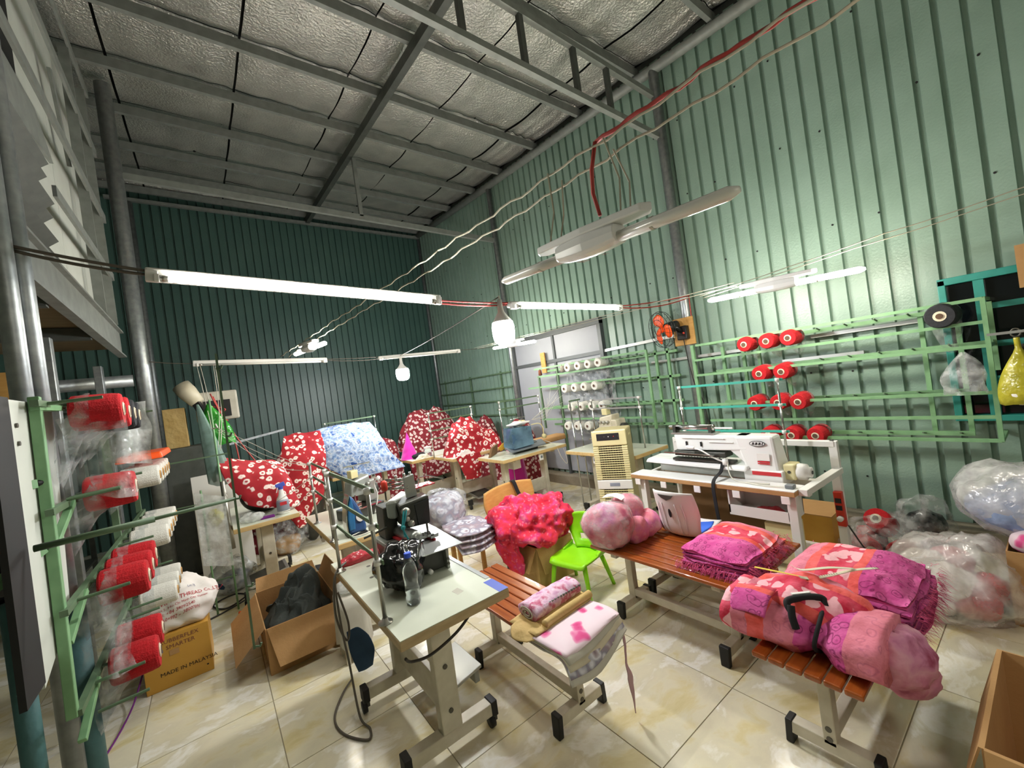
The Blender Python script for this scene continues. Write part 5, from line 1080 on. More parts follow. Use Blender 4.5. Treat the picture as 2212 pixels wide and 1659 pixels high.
ob('column', G().hexa([(3.0, 1.21, .80), (3.17, 1.20, .80), (3.17, 1.42, .80), (3.0, 1.42, .80)], [(3.02, 1.235, 1.05), (3.15, 1.235, 1.05), (3.15, 1.50, 1.05), (3.02, 1.50, 1.05)]), 'white_glossy', t, bev=.018)
ob('arm', G().hexa([(3.01, 1.40, .945), (3.16, 1.40, .945), (3.16, 1.95, .925), (3.01, 1.95, .925)], [(3.025, 1.40, 1.05), (3.15, 1.40, 1.05), (3.15, 1.975, 1.05), (3.025, 1.975, 1.05)]), 'white_glossy', t, bev=.012)
ob('arm_throat', G().hexa([(3.02, 1.42, .86), (3.15, 1.42, .86), (3.15, 1.44, .86), (3.02, 1.44, .86)], [(3.02, 1.42, .95), (3.15, 1.42, .95), (3.15, 1.54, .95), (3.02, 1.54, .95)]), 'white_glossy', t, bev=.006)
for z, y0, y1 in ((1.028, 1.56, 1.90), (1.0, 1.50, 1.68)): ob('arm_rib', G().bar((3.012, y0, z), (3.012, y1, z), .008, .006), 'white_glossy', t)
for y in (1.86, 1.74): ob('slot', G().box(3.002, 3.016, y-.004, y+.004, .965, 1.0), 'label_dark', t)
bg = ob('badge', G().add([(3.006+.0, 1.33+.052*math.cos(q), 1.0+.02*math.sin(q)) for q in [2*math.pi*i/24 for i in range(24)]]+[(3.003, 1.33+.052*math.cos(q), 1.0+.02*math.sin(q)) for q in [2*math.pi*i/24 for i in range(24)]], [tuple(range(24)), tuple(range(47, 23, -1))]+[(i, (i+1) % 24, 24+(i+1) % 24, 24+i) for i in range(24)]), 'label_dark', t)
bg2 = ob('badge_plate', G().add([(3.0025, 1.33+.047*math.cos(q), 1.0+.016*math.sin(q)) for q in [2*math.pi*i/24 for i in range(24)]], [tuple(range(24))]), 'white_glossy', bg); 
for k in range(7): ob('lettering', G().bar((3.0015, 1.362-.0105*k, .991), (3.0015, 1.358-.0105*k+(.003 if k % 2 else -.003), 1.009), .006, .0012, (1, 0, 0)), 'label_dark', bg)
ob('warning_label', G().box(2.996, 3.0, 1.26, 1.34, .885, .935), 'white_plastic', t); ob('label_stripe', G().box(2.994, 2.999, 1.262, 1.338, .872, .882), 'label_red', t); ob('label_stripe', G().box(2.994, 2.999, 1.262, 1.338, .86, .867), 'label_red', t); ob('red_band', G().box(2.986, 2.992, 1.20, 1.38, .785, .81), 'label_red', t)
mo = ob('motor', G().box(3.03, 3.14, 1.13, 1.20, .755, .86), 'ivory', t, bev=.01); ob('motor_end', G().lathe([(.052, 0), (.055, .01), (.052, .05), (.035, .055), (.035, .075), (.02, .078)], (3.085, 1.13, .805), (0, -1, 0), 16), 'white_plastic', mo, True); ob('shaft', G().cyl((3.085, 1.055, .805), (3.085, 1.048, .805), .012, n=12), 'machine_dark', mo)
ob('port', G().cyl((3.03, 1.165, .81), (3.026, 1.165, .81), .01, n=10), 'machine_dark', mo)
nb = ob('needle_block', G().box(3.0, 3.12, 1.56, 1.97, .885, .925), 'machine_dark', t, bev=.004)
for k in range(14): ob('needle', G().cyl((3.04, 1.60+k*.025, .89), (3.04, 1.60+k*.025, .852), .003, n=6), 'chrome', nb)
ob('feed_plate', G().hexa([(2.92, 1.62, .915), (3.06, 1.60, .90), (3.06, 2.02, .905), (2.93, 2.02, .92)], [(2.92, 1.62, .92), (3.06, 1.60, .905), (3.06, 2.02, .91), (2.93, 2.02, .925)]), 'chrome', t); ob('feed_strip', G().box(2.98, 3.05, 1.5, 1.98, .852, .868), 'machine_dark', t)
pu = ob('puller', G().cyl((3.08, 1.66, 1.10), (3.08, 2.03, 1.10), .022, n=16), 'chrome', t, True)
for y in (1.68, 1.98): ob('puller_bracket', G().box(3.05, 3.11, y-.012, y+.012, 1.045, 1.12), 'machine_dark', pu)
ob('puller_knob', G().cyl((3.08, 1.52, 1.095), (3.08, 1.66, 1.095), .007, n=8), 'white_plastic', pu); ob('puller_base', G().box(3.03, 3.13, 1.64, 2.0, 1.05, 1.062), 'aluminium', t)
lm = ob('lamp_arm', G().tube(cat([(2.97, 1.55, .86), (2.94, 1.62, .90), (2.94, 1.70, .945), (2.945, 1.77, .965)]), .006), 'white_plastic', t, True); ob('lamp_head', G().lathe([(.01, 0), (.013, .01), (.013, .06), (.008, .068)], (2.945, 1.76, .962), (0, 1, .15), 12), 'white_plastic', lm, True); ob('lamp_base', G().cyl((2.97, 1.55, .845), (2.97, 1.55, .885), .02, n=14), 'white_plastic', lm, True)
solo('cloth_strap', 'black strap hanging over the edge of the machine table', 'strap', patch([[(2.97, 1.585, .857), (2.97, 1.56, .857)], [(2.93, 1.585, .80), (2.93, 1.56, .80)], [(2.80, 1.58, .757), (2.80, 1.555, .757)], [(2.785, 1.575, .60), (2.785, 1.55, .60)], [(2.79, 1.56, .35), (2.79, 1.54, .35)], [(2.80, 1.55, .12), (2.80, 1.535, .12)]], 5, .002, 9, 2), 'black_cloth', smooth=True, solid=.004)
solo('lamp_flex', 'white flex trailing over the machine table', 'cord', G().tube(cat([(2.96, 1.53, .855), (2.91, 1.50, .80), (2.90, 1.46, .757), (2.87, 1.33, .756), (2.90, 1.24, .756), (2.88, 1.38, .756), (2.85, 1.25, .756), (2.86, 1.12, .76)]), .004), 'cord_white', smooth=True)
solo('plug_adapter', 'small grey plug lying on the end of the machine table', 'plug', G().box(2.85, 2.90, 1.085, 1.135, .7503, .775), 'grey_plastic', bev=.006)
# below and beside the machine table
t = carton('carton', 'plain brown carton behind the legs of the machine table', 3.52, 3.86, 1.12, 1.52, .36, 'cardboard_yellow'); ob('lid', G().box(3.52, 3.86, 1.12, 1.52, .36, .366), 'cardboard', t)
solo('cardboard_sheet', 'brown cardboard sheet leaning under the machine table', 'cardboard', G().hexa([(3.20, 1.45, .0), (3.22, 1.45, .0), (3.22, 2.15, .0), (3.20, 2.15, .0)], [(3.34, 1.45, .62), (3.36, 1.45, .62), (3.36, 2.15, .62), (3.34, 2.15, .62)]), 'cardboard_dark')
t = T('power_strip', 'red power strip tied to the leg of the machine table', 'power strip', (3.40, 1.03, .34)); ob('body', G().hexa([(3.38, .995, .36), (3.42, .995, .36), (3.42, 1.045, .36), (3.38, 1.045, .36)], [(3.38, 1.0, .60), (3.42, 1.0, .60), (3.42, 1.05, .60), (3.38, 1.05, .60)]), 'red_plastic', t, bev=.006)
for z in (.54, .49): ob('socket', G().box(3.376, 3.381, 1.005, 1.04, z-.016, z+.016), 'label_dark', t)
ob('adapter', G().cyl((3.38, 1.02, .42), (3.35, 1.02, .42), .018, n=12), 'white_plastic', t, True); ob('flex', G().tube(cat([(3.40, .99, .37), (3.40, .90, .20), (3.42, .80, .10), (3.45, .76, .02)]), .005), 'cord_black', t)
# ------------------------------------------------------------------ thread rack on the left columns
LX = -.48
t = T('thread_rack', 'green thread rack on the left columns close to the viewer', 'rack', (LX, 2.9, .6))
LV = [1.812, 1.43, 1.078, .73]
ob('post', G().bar((LX-.005, 2.13, .72), (LX-.005, 2.20, 1.84), .03, .03, (1, 0, 0)), 'rack_green', t, bev=.003)
for y in (3.35, 4.25): ob('post', G().bar((LX-.01, y, .3), (LX-.01, y, 1.84), .03), 'rack_dark', t)
for z in LV: ob('rail', G().bar((LX+.01, 2.12, z), (LX+.01, 4.3, z), .022), 'rack_dark', t)
for z in (1.43, 1.078, .73): ob('bracket', G().bar((LX, 2.17, z-.12), (LX+.02, 2.36, z), .024, .02), 'rack_green', t, bev=.002)
ob('bracket', G().bar((LX, 2.17, 1.80), (LX+.02, 2.36, 1.80), .024, .02), 'rack_green', t)
ob('side_arm', G().bar((-.505, 2.16, 1.535), (-.66, 1.95, 1.53), .03), 'rack_green', t, bev=.002); ob('side_arm', G().bar((-.505, 2.15, 1.31), (-.66, 1.93, 1.19), .03), 'rack_green', t, bev=.002)
for p in ((-.505, 2.16, 1.535), (-.505, 2.15, 1.31)): ob('end_bolt', G().cyl((p[0]+.005, p[1]+.005, p[2]), (p[0]+.022, p[1]+.02, p[2]+.001), .011, n=10), 'rubber', t)
for li, (z, ys) in enumerate(((1.815, (2.22, 2.40, 2.56, 2.74, 2.90, 3.2, 3.6, 4.0)), (1.448, (2.317, 2.36, 2.46, 2.62, 2.78, 3.0, 3.2, 3.4, 3.55, 3.7, 3.85, 4.0, 4.15)), (1.082, (2.243, 2.46, 2.62, 2.78, 2.95, 3.1, 3.25, 3.42, 3.6, 3.78, 3.95)), (.733, (2.322, 2.46, 2.64, 2.8, 2.95, 3.1, 3.3, 3.5, 3.7, 3.9)), (.615, (2.335,)))):
    for y in ys: ob('peg', G().cyl((LX+.015, y, z-.002), (LX+.167, y, z+.004), .0065, n=8), 'rack_dark', t)
ob('guide_arm', G().cyl((LX, 1.97, 1.345), (.05, 1.99, 1.352), .0065, n=8), 'rack_dark', t, True); ob('guide_arm_sleeve', G().cyl((LX, 1.97, 1.345), (-.19, 1.978, 1.348), .011, n=10), 'rack_dark', t, True)
ob('guide_rod', G().bar((.045, 2.0, .752), (.055, 2.0, 1.93), .008), 'rack_dark', t)
for z in (.76, 1.0, 1.35, 1.6, 1.87): ob('guide_hook', G().tube([(.05, 1.998, z), (.065, 1.985, z), (.07, 1.985, z+.012)], .004), 'rack_dark', t)
t = T('backing_board', 'white board with a black edge behind the left thread rack', 'board', (-.51, 2.2, .9))
ob('board', G().hexa([(-.512, 2.00, .90), (-.504, 2.00, .90), (-.504, 2.36, 1.02), (-.512, 2.36, 1.02)], [(-.512, 2.02, 1.825), (-.504, 2.02, 1.825), (-.504, 2.50, 1.825), (-.512, 2.50, 1.825)]), 'white_panel', t); ob('black_edge', G().hexa([(-.516, 1.83, .92), (-.500, 1.83, .92), (-.500, 1.995, .92), (-.516, 1.995, .92)], [(-.516, 1.86, 1.83), (-.500, 1.86, 1.83), (-.500, 2.015, 1.83), (-.516, 2.015, 1.83)]), 'black_flat', t)
for z in (1.74, 1.68): ob('screw', G().cyl((-.503, 2.06, z), (-.498, 2.06, z), .008, n=10), 'bolt', t)
nm = {'red_yarn': 'red', 'black_yarn': 'black', 'white_yarn': 'white'}
for rn, lst in (('top', ((2.41, 1.775, 'red_yarn', .25), (2.57, 1.768, 'red_yarn', .2), (2.74, 1.765, 'black_yarn', .16), (2.90, 1.76, 'black_yarn', .12))), ('second', ((2.46, 1.437, 'red_yarn', .16),)),
                ('third', ((2.47, 1.04, 'red_yarn', .12), (2.63, 1.045, 'red_yarn', .14), (2.79, 1.055, 'red_yarn', .1))), ('lowest', ((2.47, .705, 'red_yarn', .2), (2.65, .735, 'red_yarn', .2)))):
    for k, (y, z, m, sl) in enumerate(lst):
        cone((-.36, y, z), (1, .02, 0), m, '%s thread cone on the %s row of the left rack, %s in the row' % (nm[m], rn, ['nearest', 'second', 'third', 'fourth'][k]), 'cones on the left rack', .073, .155, 'card_tube', sl, k*2+int(z*7), hole=True)
for rn, z, ys in (('second', 1.41, (3.22, 3.40, 3.56, 3.72, 3.88)), ('third', 1.05, (3.27, 3.44, 3.60, 3.78, 3.95)), ('lowest', .70, (3.30, 3.5, 3.7))):
    for k, y in enumerate(ys):
        cone((-.345, y, z), (1, .02, 0), 'white_yarn', 'white thread cone on the %s row of the left rack, %s of the white ones' % (rn, ORD[k]), 'white cones on the left rack', .062, .17, 'wood_light', .12, k+int(z*7))
solo('cloth_bolt', 'small orange and blue bolts stacked above the white cones', 'fabric', G().hexa([(-.46, 3.3, 1.50), (-.24, 3.3, 1.50), (-.24, 4.0, 1.50), (-.46, 4.0, 1.50)], [(-.45, 3.32, 1.54), (-.25, 3.32, 1.54), (-.25, 3.98, 1.54), (-.45, 3.98, 1.54)]), 'orange', bev=.01)
# film hanging below the nearest cones
for k, (y, z, lab) in enumerate(((2.36, 1.56, 'torn clear film hanging below the top red cones'), (2.36, .86, 'loose clear film hanging beside the lowest red cones'), (3.1, 1.64, 'crumpled clear bag hanging at the far end of the black cones'))):
    P = [[((-.50+.03*i if k == 1 else -.47+.04*i)+.02*nz((i, j, k), .9, 2), y+.03*j*math.sin(i*1.3+k)*.4+.02*nz((j, i, k), .8, 6), z+.20-.075*j-.012*i*(j > 2)) for i in range(6)] for j in range(5)]
    solo('plastic_film', lab, 'plastic film', patch(P, 3, .012, 9, k+2), 'film_milky' if k == 2 else 'film_clear', smooth=True)

# ------------------------------------------------------------------ cartons on the left
t = T('carton', 'yellow taped carton printed MADE IN MALAYSIA', 'carton', (-.33, 3.83, 0))
ob('box', G().box(-.505, -.155, 3.63, 4.02, 0, .335), 'cardboard_yellow', t, bev=.004)
ob('tape', G().box(-.508, -.43, 3.627, 3.629, .17, .20), 'cardboard', t); ob('tape', G().box(-.37, -.32, 3.627, 3.629, .20, .235), 'cardboard', t)
ob('print', text_g('MADE IN MALAYSIA', .034, (-.428, 3.629, .085), (1, 0, 0), (0, 0, 1), (0, -1, 0)), 'ink_black', t); ob('print', text_g('RUBBERFLEX', .036, (-.415, 3.629, .285), (1, 0, 0), (0, 0, 1), (0, -1, 0)), 'ink_brown', t); ob('print', text_g('SMARTER', .036, (-.385, 3.629, .245), (1, 0, 0), (0, 0, 1), (0, -1, 0)), 'ink_brown', t)
ob('print', G().add([(-.45, 3.628, .235), (-.40, 3.628, .255), (-.40, 3.628, .235)], [(0, 1, 2)]), 'ink_blue', t); ob('print', G().box(-.19, -.18, 3.627, 3.629, .048, .056), 'ink_black', t)
g = blob((-.325, 3.80, .455), (.235, .19, .165), 12, .05, 5, .337, 34, 60); bv = bvh_of(g)
t = T('thread_sack', 'white plastic sack with red lettering slumped on the yellow carton', 'sack', (-.32, 3.8, .336)); ob('sack', g, 'white_cloth', t, True)
nx = V(.28, -.82, .5).normalized(); ux = V(.95, .30, -.04).normalized(); vx = nx.cross(ux).normalized(); o0 = V(-.42, 3.66, .50)
for s_, sz, dx, dy, m in (('SEWING THREAD Co.,LTD', .036, -.03, 0, 'ink_red'), ('District 5, Ho Chi Minh City, Vietnam', .020, -.03, -.028, 'ink_red'), ('Tel: +84 38092540', .025, .0, -.060, 'ink_red'), ('2960+992 - 38007891', .025, .0, -.090, 'ink_red'), ('NG N', .034, .05, .10, 'ink_red'), ('Lm 75', .022, .17, .055, 'ink_blue')):
    ob('print', text_g(s_, sz, o0+ux*dx+vx*dy, ux, vx, nx, .004, bv), m, t)
t = carton('carton', 'open brown carton stuffed with dark cloth', .14, .60, 3.20, 3.93, .30, 'cardboard')
ob('flap', G().hexa([(.14, 3.22, .30), (.134, 3.22, .295), (.134, 3.91, .295), (.14, 3.91, .30)], [(-.03, 3.20, .145), (-.036, 3.20, .14), (-.036, 3.93, .14), (-.03, 3.93, .145)]), 'cardboard', t)
ob('flap', G().hexa([(.15, 3.20, .30), (.59, 3.20, .30), (.59, 3.194, .30), (.15, 3.194, .30)], [(.19, 3.12, .075), (.56, 3.12, .075), (.56, 3.114, .075), (.19, 3.114, .075)]), 'cardboard', t)
ob('flap', G().hexa([(.60, 3.22, .30), (.606, 3.22, .30), (.606, 3.91, .30), (.60, 3.91, .30)], [(.66, 3.25, .44), (.666, 3.25, .44), (.666, 3.88, .44), (.66, 3.88, .44)]), 'cardboard', t); ob('flap', G().hexa([(.15, 3.93, .30), (.59, 3.93, .30), (.59, 3.936, .30), (.15, 3.936, .30)], [(.16, 4.01, .38), (.58, 4.01, .38), (.58, 4.016, .38), (.16, 4.016, .38)]), 'cardboard', t)
g = heap(.37, 3.56, .12, .20, .34, .18, 4, .12, 7, 6, 40, 90, .05); g2 = []
for x, y, z in g.v:
    z += .12*math.exp(-((x-.48)/.09)**2-((y-3.66)/.16)**2)*(z > .2); g2.append((x, y, z))
g.v = g2
solo('dark_cloth', 'crumpled dark grey cloth bulging out of the open carton', 'fabric', g, 'dark_cloth', smooth=True)

# ------------------------------------------------------------------ left table and what hangs around it
t = T('spray_bottle', 'white spray bottle with a blue trigger on the left table', 'bottle', (.468, 4.44, .75)); c0 = (.468, 4.44, .7505)
ob('body', G().lathe([(.045, 0), (.052, .008), (.052, .10), (.046, .135), (.026, .175), (.020, .20), (.017, .235)], c0, n=20), 'white_plastic', t, True); ob('label', G().lathe([(.0525, .03), (.0528, .03), (.0528, .11), (.0475, .13)], c0, n=20), 'label_grey', t, True); ob('label_mark', G().box(.44, .495, 4.384, 4.387, .835, .865), 'label_red', t)
ob('collar', G().lathe([(.021, .225), (.021, .25)], c0, n=16), 'blue_tape', t); ob('head', G().hexa([(.43, 4.425, .995), (.51, 4.425, 1.0), (.51, 4.455, 1.0), (.43, 4.455, .995)], [(.425, 4.43, 1.025), (.50, 4.43, 1.04), (.50, 4.45, 1.04), (.425, 4.45, 1.025)]), 'blue_tape', t, bev=.005); ob('trigger', G().bar((.445, 4.44, 1.0), (.43, 4.44, .95), .012, .008), 'white_plastic', t); ob('nozzle', G().cyl((.425, 4.44, 1.012), (.408, 4.44, 1.012), .008, n=10), 'white_plastic', t)
t = T('draped_cloth', 'red cloth with white flowers flung over a machine on the left table', 'fabric', (.33, 4.75, .75))
ob('cloth', patch([[(.02, 4.78, 1.36), (.16, 4.80, 1.30), (.33, 4.82, 1.24), (.47, 4.84, 1.22), (.55, 4.86, 1.16)], [(.04, 4.66, 1.24), (.16, 4.64, 1.20), (.32, 4.64, 1.14), (.48, 4.66, 1.10), (.58, 4.70, 1.02)], [(.09, 4.60, 1.08), (.19, 4.56, 1.02), (.33, 4.54, .97), (.48, 4.55, .93), (.60, 4.60, .88)], [(.20, 4.56, .90), (.27, 4.52, .85), (.37, 4.49, .82), (.49, 4.49, .79), (.62, 4.52, .758)]], 8, .014, 7, 3), 'floral_red', t, True, solid=.006)
ob('machine_below', blob((.36, 4.85, .92), (.19, .2, .17), 3, .02, 5, .7505), 'machine_dark', t, True)
ob('cloth_tail', patch([[(.02, 4.78, 1.36), (-.02, 4.80, 1.33)], [(.0, 4.76, 1.24), (-.04, 4.79, 1.22)], [(.0, 4.76, 1.13), (-.03, 4.80, 1.12)]], 5, .012, 14, 6), 'floral_red', t, True, solid=.006)
solo('plastic_film', 'crumpled clear wrapper on the front of the left table', 'plastic film', blob((.22, 4.44, .785), (.10, .07, .04), 4, .02, 14, .7505), 'film_milky', smooth=True)
solo('hair_brush', 'dark brush lying beside the spray bottle', 'brush', G().hexa([(.27, 4.40, .7505), (.39, 4.38, .7505), (.39, 4.41, .7505), (.27, 4.43, .7505)], [(.275, 4.405, .775), (.385, 4.385, .775), (.385, 4.408, .775), (.275, 4.425, .775)]), 'purple', bev=.006)
# pale green stand
t = T('yarn_stand', 'pale green tubular yarn stand beside the left table', 'stand', (-.02, 4.5, 0))
for x, y in ((.03, 4.55), (-.12, 4.6)): ob('post', G().cyl((x, y, 0), (x, y, 1.88 if x > 0 else 1.1), .008, n=8), 'rack_green', t, True)
ob('chrome_tube', G().cyl((.055, 4.5, .55), (.04, 4.5, 1.15), .018, n=12), 'chrome_dull', t, True); ob('rail', G().bar((-.46, 4.44, 1.385), (.12, 4.44, 1.39), .012), 'rack_dark', t); ob('rail', G().bar((-.16, 4.58, .30), (.05, 4.55, .30), .012), 'rack_dark', t); ob('rail', G().bar((-.35, 4.5, 1.0), (.05, 4.5, 1.0), .008), 'rack_dark', t)
for k, z in enumerate((1.62, 1.0)): ob('eyelet', G().tube([(.03, 4.54, z), (.06, 4.50, z+.01), (.05, 4.48, z+.04)], .006), 'white_plastic', t)
# strings and cords up to the far light
def strings(label, m, r, lines, name='yarn_strands', cat_='string'):
    g = G()
    for l in lines: g.tube(cat(l, 6), r, 5)
    return solo(name, label, cat_, g, m, smooth=True)
strings('white strings hanging from the far left light to the yarn stand', 'cord_white', .0035, [[(-.03, 5.70, 2.35), (.0, 5.2, 1.95), (.02, 4.7, 1.62)], [(.0, 5.70, 2.34), (.03, 5.2, 1.92), (.03, 4.7, 1.60)], [(.12, 5.70, 2.34), (.10, 5.0, 1.8), (.05, 4.55, 1.45)], [(.135, 5.70, 2.33), (.12, 5.0, 1.8), (.06, 4.55, 1.42)]])
strings('white yarn strands drooping across to the iron table', 'cord_white', .0025, [[(.06, 4.5, 1.62), (.25, 4.2, 1.42), (.45, 3.9, 1.28), (.62, 3.70, 1.22)], [(.06, 4.5, 1.60), (.25, 4.2, 1.38), (.45, 3.9, 1.22), (.62, 3.70, 1.18)], [(.05, 4.5, 1.63), (.28, 4.2, 1.45), (.46, 3.9, 1.30), (.61, 3.70, 1.23)], [(.6, 3.7, 1.12), (.5, 4.0, 1.0), (.42, 4.3, .9)], [(.6, 3.7, 1.02), (.5, 4.0, .86), (.45, 4.3, .79)]])
strings('red cords strung down behind the yarn stand', 'red_cord', .007, [[(.05, 5.3, 1.98), (.12, 5.28, 1.75), (.24, 5.25, 1.45), (.36, 5.2, 1.20)], [(.07, 5.32, 1.95), (.13, 5.3, 1.72), (.20, 5.28, 1.45), (.22, 5.25, 1.15)], [(.03, 5.3, 1.85), (.16, 5.29, 1.80), (.06, 5.3, 1.74), (.17, 5.28, 1.68)]], 'cord_bundle', 'cord')
P = []
for i in range(14):
    f = i/13; rr = .008+.085*f**.8; P.append([(-.06+.10*f+rr*1.0*math.cos(q)*(1+.12*math.sin(6*q)), 4.75+rr*.55*math.sin(q), 1.86-.72*f+.05*math.sin(q)*f) for q in [2*math.pi*j/26 for j in range(26)]])
solo('mesh_cloth', 'grey green mesh cloth hanging by its corner', 'fabric', G().grid(P, True), 'mesh_cloth', smooth=True)
P = []
for i in range(12):
    f = i/11; rr = .01+.12*math.sin(f*math.pi*.62); P.append([(.02+.06*f+rr*math.cos(q), 5.0+rr*.6*math.sin(q), 1.86-.40*f+.01*math.sin(5*q)) for q in [2*math.pi*j/20 for j in range(20)]])
solo('plastic_bag', 'green plastic bag hanging beside the mesh cloth', 'bag', G().grid(P, True), 'film_green', smooth=True)
t = T('wall_machine', 'old grey heat machine standing in the far left corner', 'machine', (-.25, 6.2, 0))
ob('stand', G().box(-.45, .1, 6.0, 6.5, 0, 1.45), 'steel_dark', t, bev=.02); ob('housing', G().box(-.10, .32, 6.05, 6.4, 1.70, 2.05), 'grey_cloth', t, bev=.02); ob('opening', G().box(-.02, .24, 6.03, 6.06, 1.74, 1.94), 'black_flat', t); ob('support', G().box(-.05, .05, 6.2, 6.3, 1.45, 1.70), 'steel_dark', t); ob('spout', G().lathe([(.09, 0), (.095, .1), (.07, .26)], (-.20, 6.0, 2.15), (.5, -.2, -.85), 16), 'cream', t, True); ob('arm', G().bar((-.09, 5.95, 1.95), (.06, 5.9, 1.55), .07), 'black_plastic', t)
solo('carton', 'small plain carton on the old machine by the thick column', 'carton', G().box(-.40, -.20, 6.05, 6.35, 1.4515, 1.9), 'kraft', bev=.006)
solo('foam_board', 'white board leaning behind the left table', 'board', G().hexa([(-.22, 5.6, .0), (.26, 5.6, .0), (.26, 5.64, .0), (-.22, 5.64, .0)], [(-.22, 5.72, 1.12), (.26, 5.72, 1.12), (.26, 5.76, 1.12), (-.22, 5.76, 1.12)]), 'white_plastic')
P = [[(-.16+.05*i, 4.35+.03*nz((i, j, 0), .8, 3), 1.12-.12*j-.02*i) for i in range(5)] for j in range(6)]
solo('plastic_film', 'cloudy plastic sheet hanging left of the left table', 'plastic film', patch(P, 3, .02, 8, 6), 'film_milky', smooth=True)
solo('lime_bag', 'small yellow green bag hanging from the yarn stand', 'bag', blob((-.04, 4.46, .86), (.05, .04, .07), 4, .02, 14), 'film_yellow', smooth=True)
t = T('floor_bag', 'clear bag of orange and white scraps under the left table', 'bag', (.62, 5.75, 0)); ob('contents', blob((.60, 5.75, .11), (.14, .12, .10), 3, .03, 8, .002), 'cardboard', t, True); ob('film', blob((.62, 5.75, .20), (.19, .17, .20), 5, .05, 7, .002), 'film_clear', t, True)
t = T('floor_bag', 'clear bag with dark cloth on the floor beside the yarn stand', 'bag', (.02, 5.1, 0)); ob('contents', blob((.02, 5.1, .10), (.15, .12, .09), 6, .03, 8, .002), 'navy_cloth', t, True); ob('film', blob((.02, 5.1, .16), (.19, .15, .17), 7, .05, 7, .002), 'film_milky', t, True)
solo('extension_cord', 'black cords coiled on the floor behind the white sack', 'cord', G().tube(cat([(-.25, 4.5, .008), (-.05, 4.6, .008), (.12, 4.75, .008), (.02, 4.95, .008), (-.15, 4.85, .008), (-.05, 4.65, .008), (.15, 4.85, .008), (.3, 5.1, .008), (.2, 5.3, .008)]), .007), 'cord_black', smooth=True)
solo('extension_cord', 'dark cord running across the floor to the iron table', 'cord', G().tube(cat([(.34, 5.05, .008), (.55, 4.85, .008), (.66, 4.5, .008), (.70, 4.2, .008), (.68, 4.0, .1), (.66, 3.9, .4)]), .006), 'cord_grey', smooth=True)
solo('thin_cable', 'thin purple cable on the floor beside the yellow carton', 'cord', G().tube(cat([(-.52, 3.72, .12), (-.56, 3.5, .03), (-.62, 3.2, .006), (-.70, 2.9, .006)]), .005), 'purple', smooth=True)
solo('lint_tuft', 'small tuft of red lint on the floor near the open carton', 'lint', blob((.06, 4.42, .012), (.03, .025, .014), 3, .012, 40, .001), 'orange', smooth=True)

# ------------------------------------------------------------------ cloth on the back row of tables
def cloth_heap(label, cx_, cy_, z0, rx, ry, h, m, seed, amp=.05, p=2.2, drape=None):
    t = T('cloth_heap', label, 'fabric', (cx_, cy_, z0)); ob('cloth', heap(cx_, cy_, z0, rx, ry, h*.92, seed, amp*1.9, 4.2, p, 34, 72, .3), m, t, True)
    if drape: ob('hanging_end', patch(drape, 7, .018, 9, seed), m, t, True, solid=.006)
    return t
cloth_heap('tall red heap with white flowers on the middle back table', 2.92, 5.28, .751, .40, .22, .46, 'floral_red', 3, .06, 3.0, [[(2.60, 5.0, .77), (2.78, 4.99, .77), (2.98, 5.0, .77)], [(2.66, 5.0, .60), (2.80, 4.98, .60), (2.99, 5.0, .60)], [(2.72, 5.02, .44), (2.84, 4.99, .42), (2.96, 5.02, .44)]])
cloth_heap('lower red heap sliding to the right end of the middle back table', 3.26, 5.26, .751, .24, .20, .30, 'floral_red', 5, .05, 2.6)
cloth_heap('dark red flowered mound farthest back beside the corner', 3.15, 7.0, .751, .62, .26, .66, 'floral_small', 7, .05, 3.2, [[(2.6, 6.74, .80), (3.0, 6.72, .82), (3.6, 6.74, .80)], [(2.62, 6.72, .55), (3.0, 6.70, .55), (3.6, 6.72, .55)], [(2.66, 6.73, .25), (3.0, 6.71, .22), (3.55, 6.73, .25)]])
cloth_heap('dark red flowered mound right of the far mound', 3.98, 6.4, .0, .32, .34, 1.16, 'floral_small', 9, .05, 3.6)
cloth_heap('red flowered mound behind the covered machine', 4.0, 5.35, .0, .30, .30, 1.10, 'floral_small', 11, .05, 3.6)
cloth_heap('wide dark red flowered mound behind the blue cloth', 2.15, 6.95, .0, .48, .3, 1.22, 'floral_small', 13, .06, 3.6)
cloth_heap('dark red mound with a row of cones behind it at the left', 1.05, 6.75, .751, .5, .2, .42, 'floral_small', 15, .06, 2.8)
cloth_heap('dark heap below the old machine at the far left', .52, 6.2, .0, .24, .22, .95, 'floral_small', 17, .06, 3)
t = T('draped_cloth', 'long red flowered cloth hanging to the floor left of the blue cloth', 'fabric', (.85, 5.7, .2))
ob('cloth', patch([[(.72, 5.80, 1.39), (.86, 5.84, 1.40), (1.0, 5.84, 1.40), (1.14, 5.84, 1.38)], [(.64, 5.66, 1.15), (.80, 5.62, 1.17), (.98, 5.64, 1.16), (1.14, 5.70, 1.12)], [(.60, 5.62, .85), (.78, 5.56, .86), (.96, 5.58, .84), (1.10, 5.66, .82)], [(.60, 5.62, .60), (.74, 5.56, .56), (.90, 5.58, .58), (1.04, 5.65, .62)], [(.68, 5.62, .40), (.73, 5.57, .30), (.82, 5.60, .36), (.92, 5.65, .48)]], 7, .022, 7, 4), 'floral_red', t, True, solid=.006)
ob('form_below', blob((.92, 5.98, .68), (.2, .18, .66), 5, .03, 4, .002), 'machine_dark', t, True)
t = T('draped_cloth', 'blue and white flowered cloth spread over a tall machine', 'fabric', (1.6, 5.8, .75))
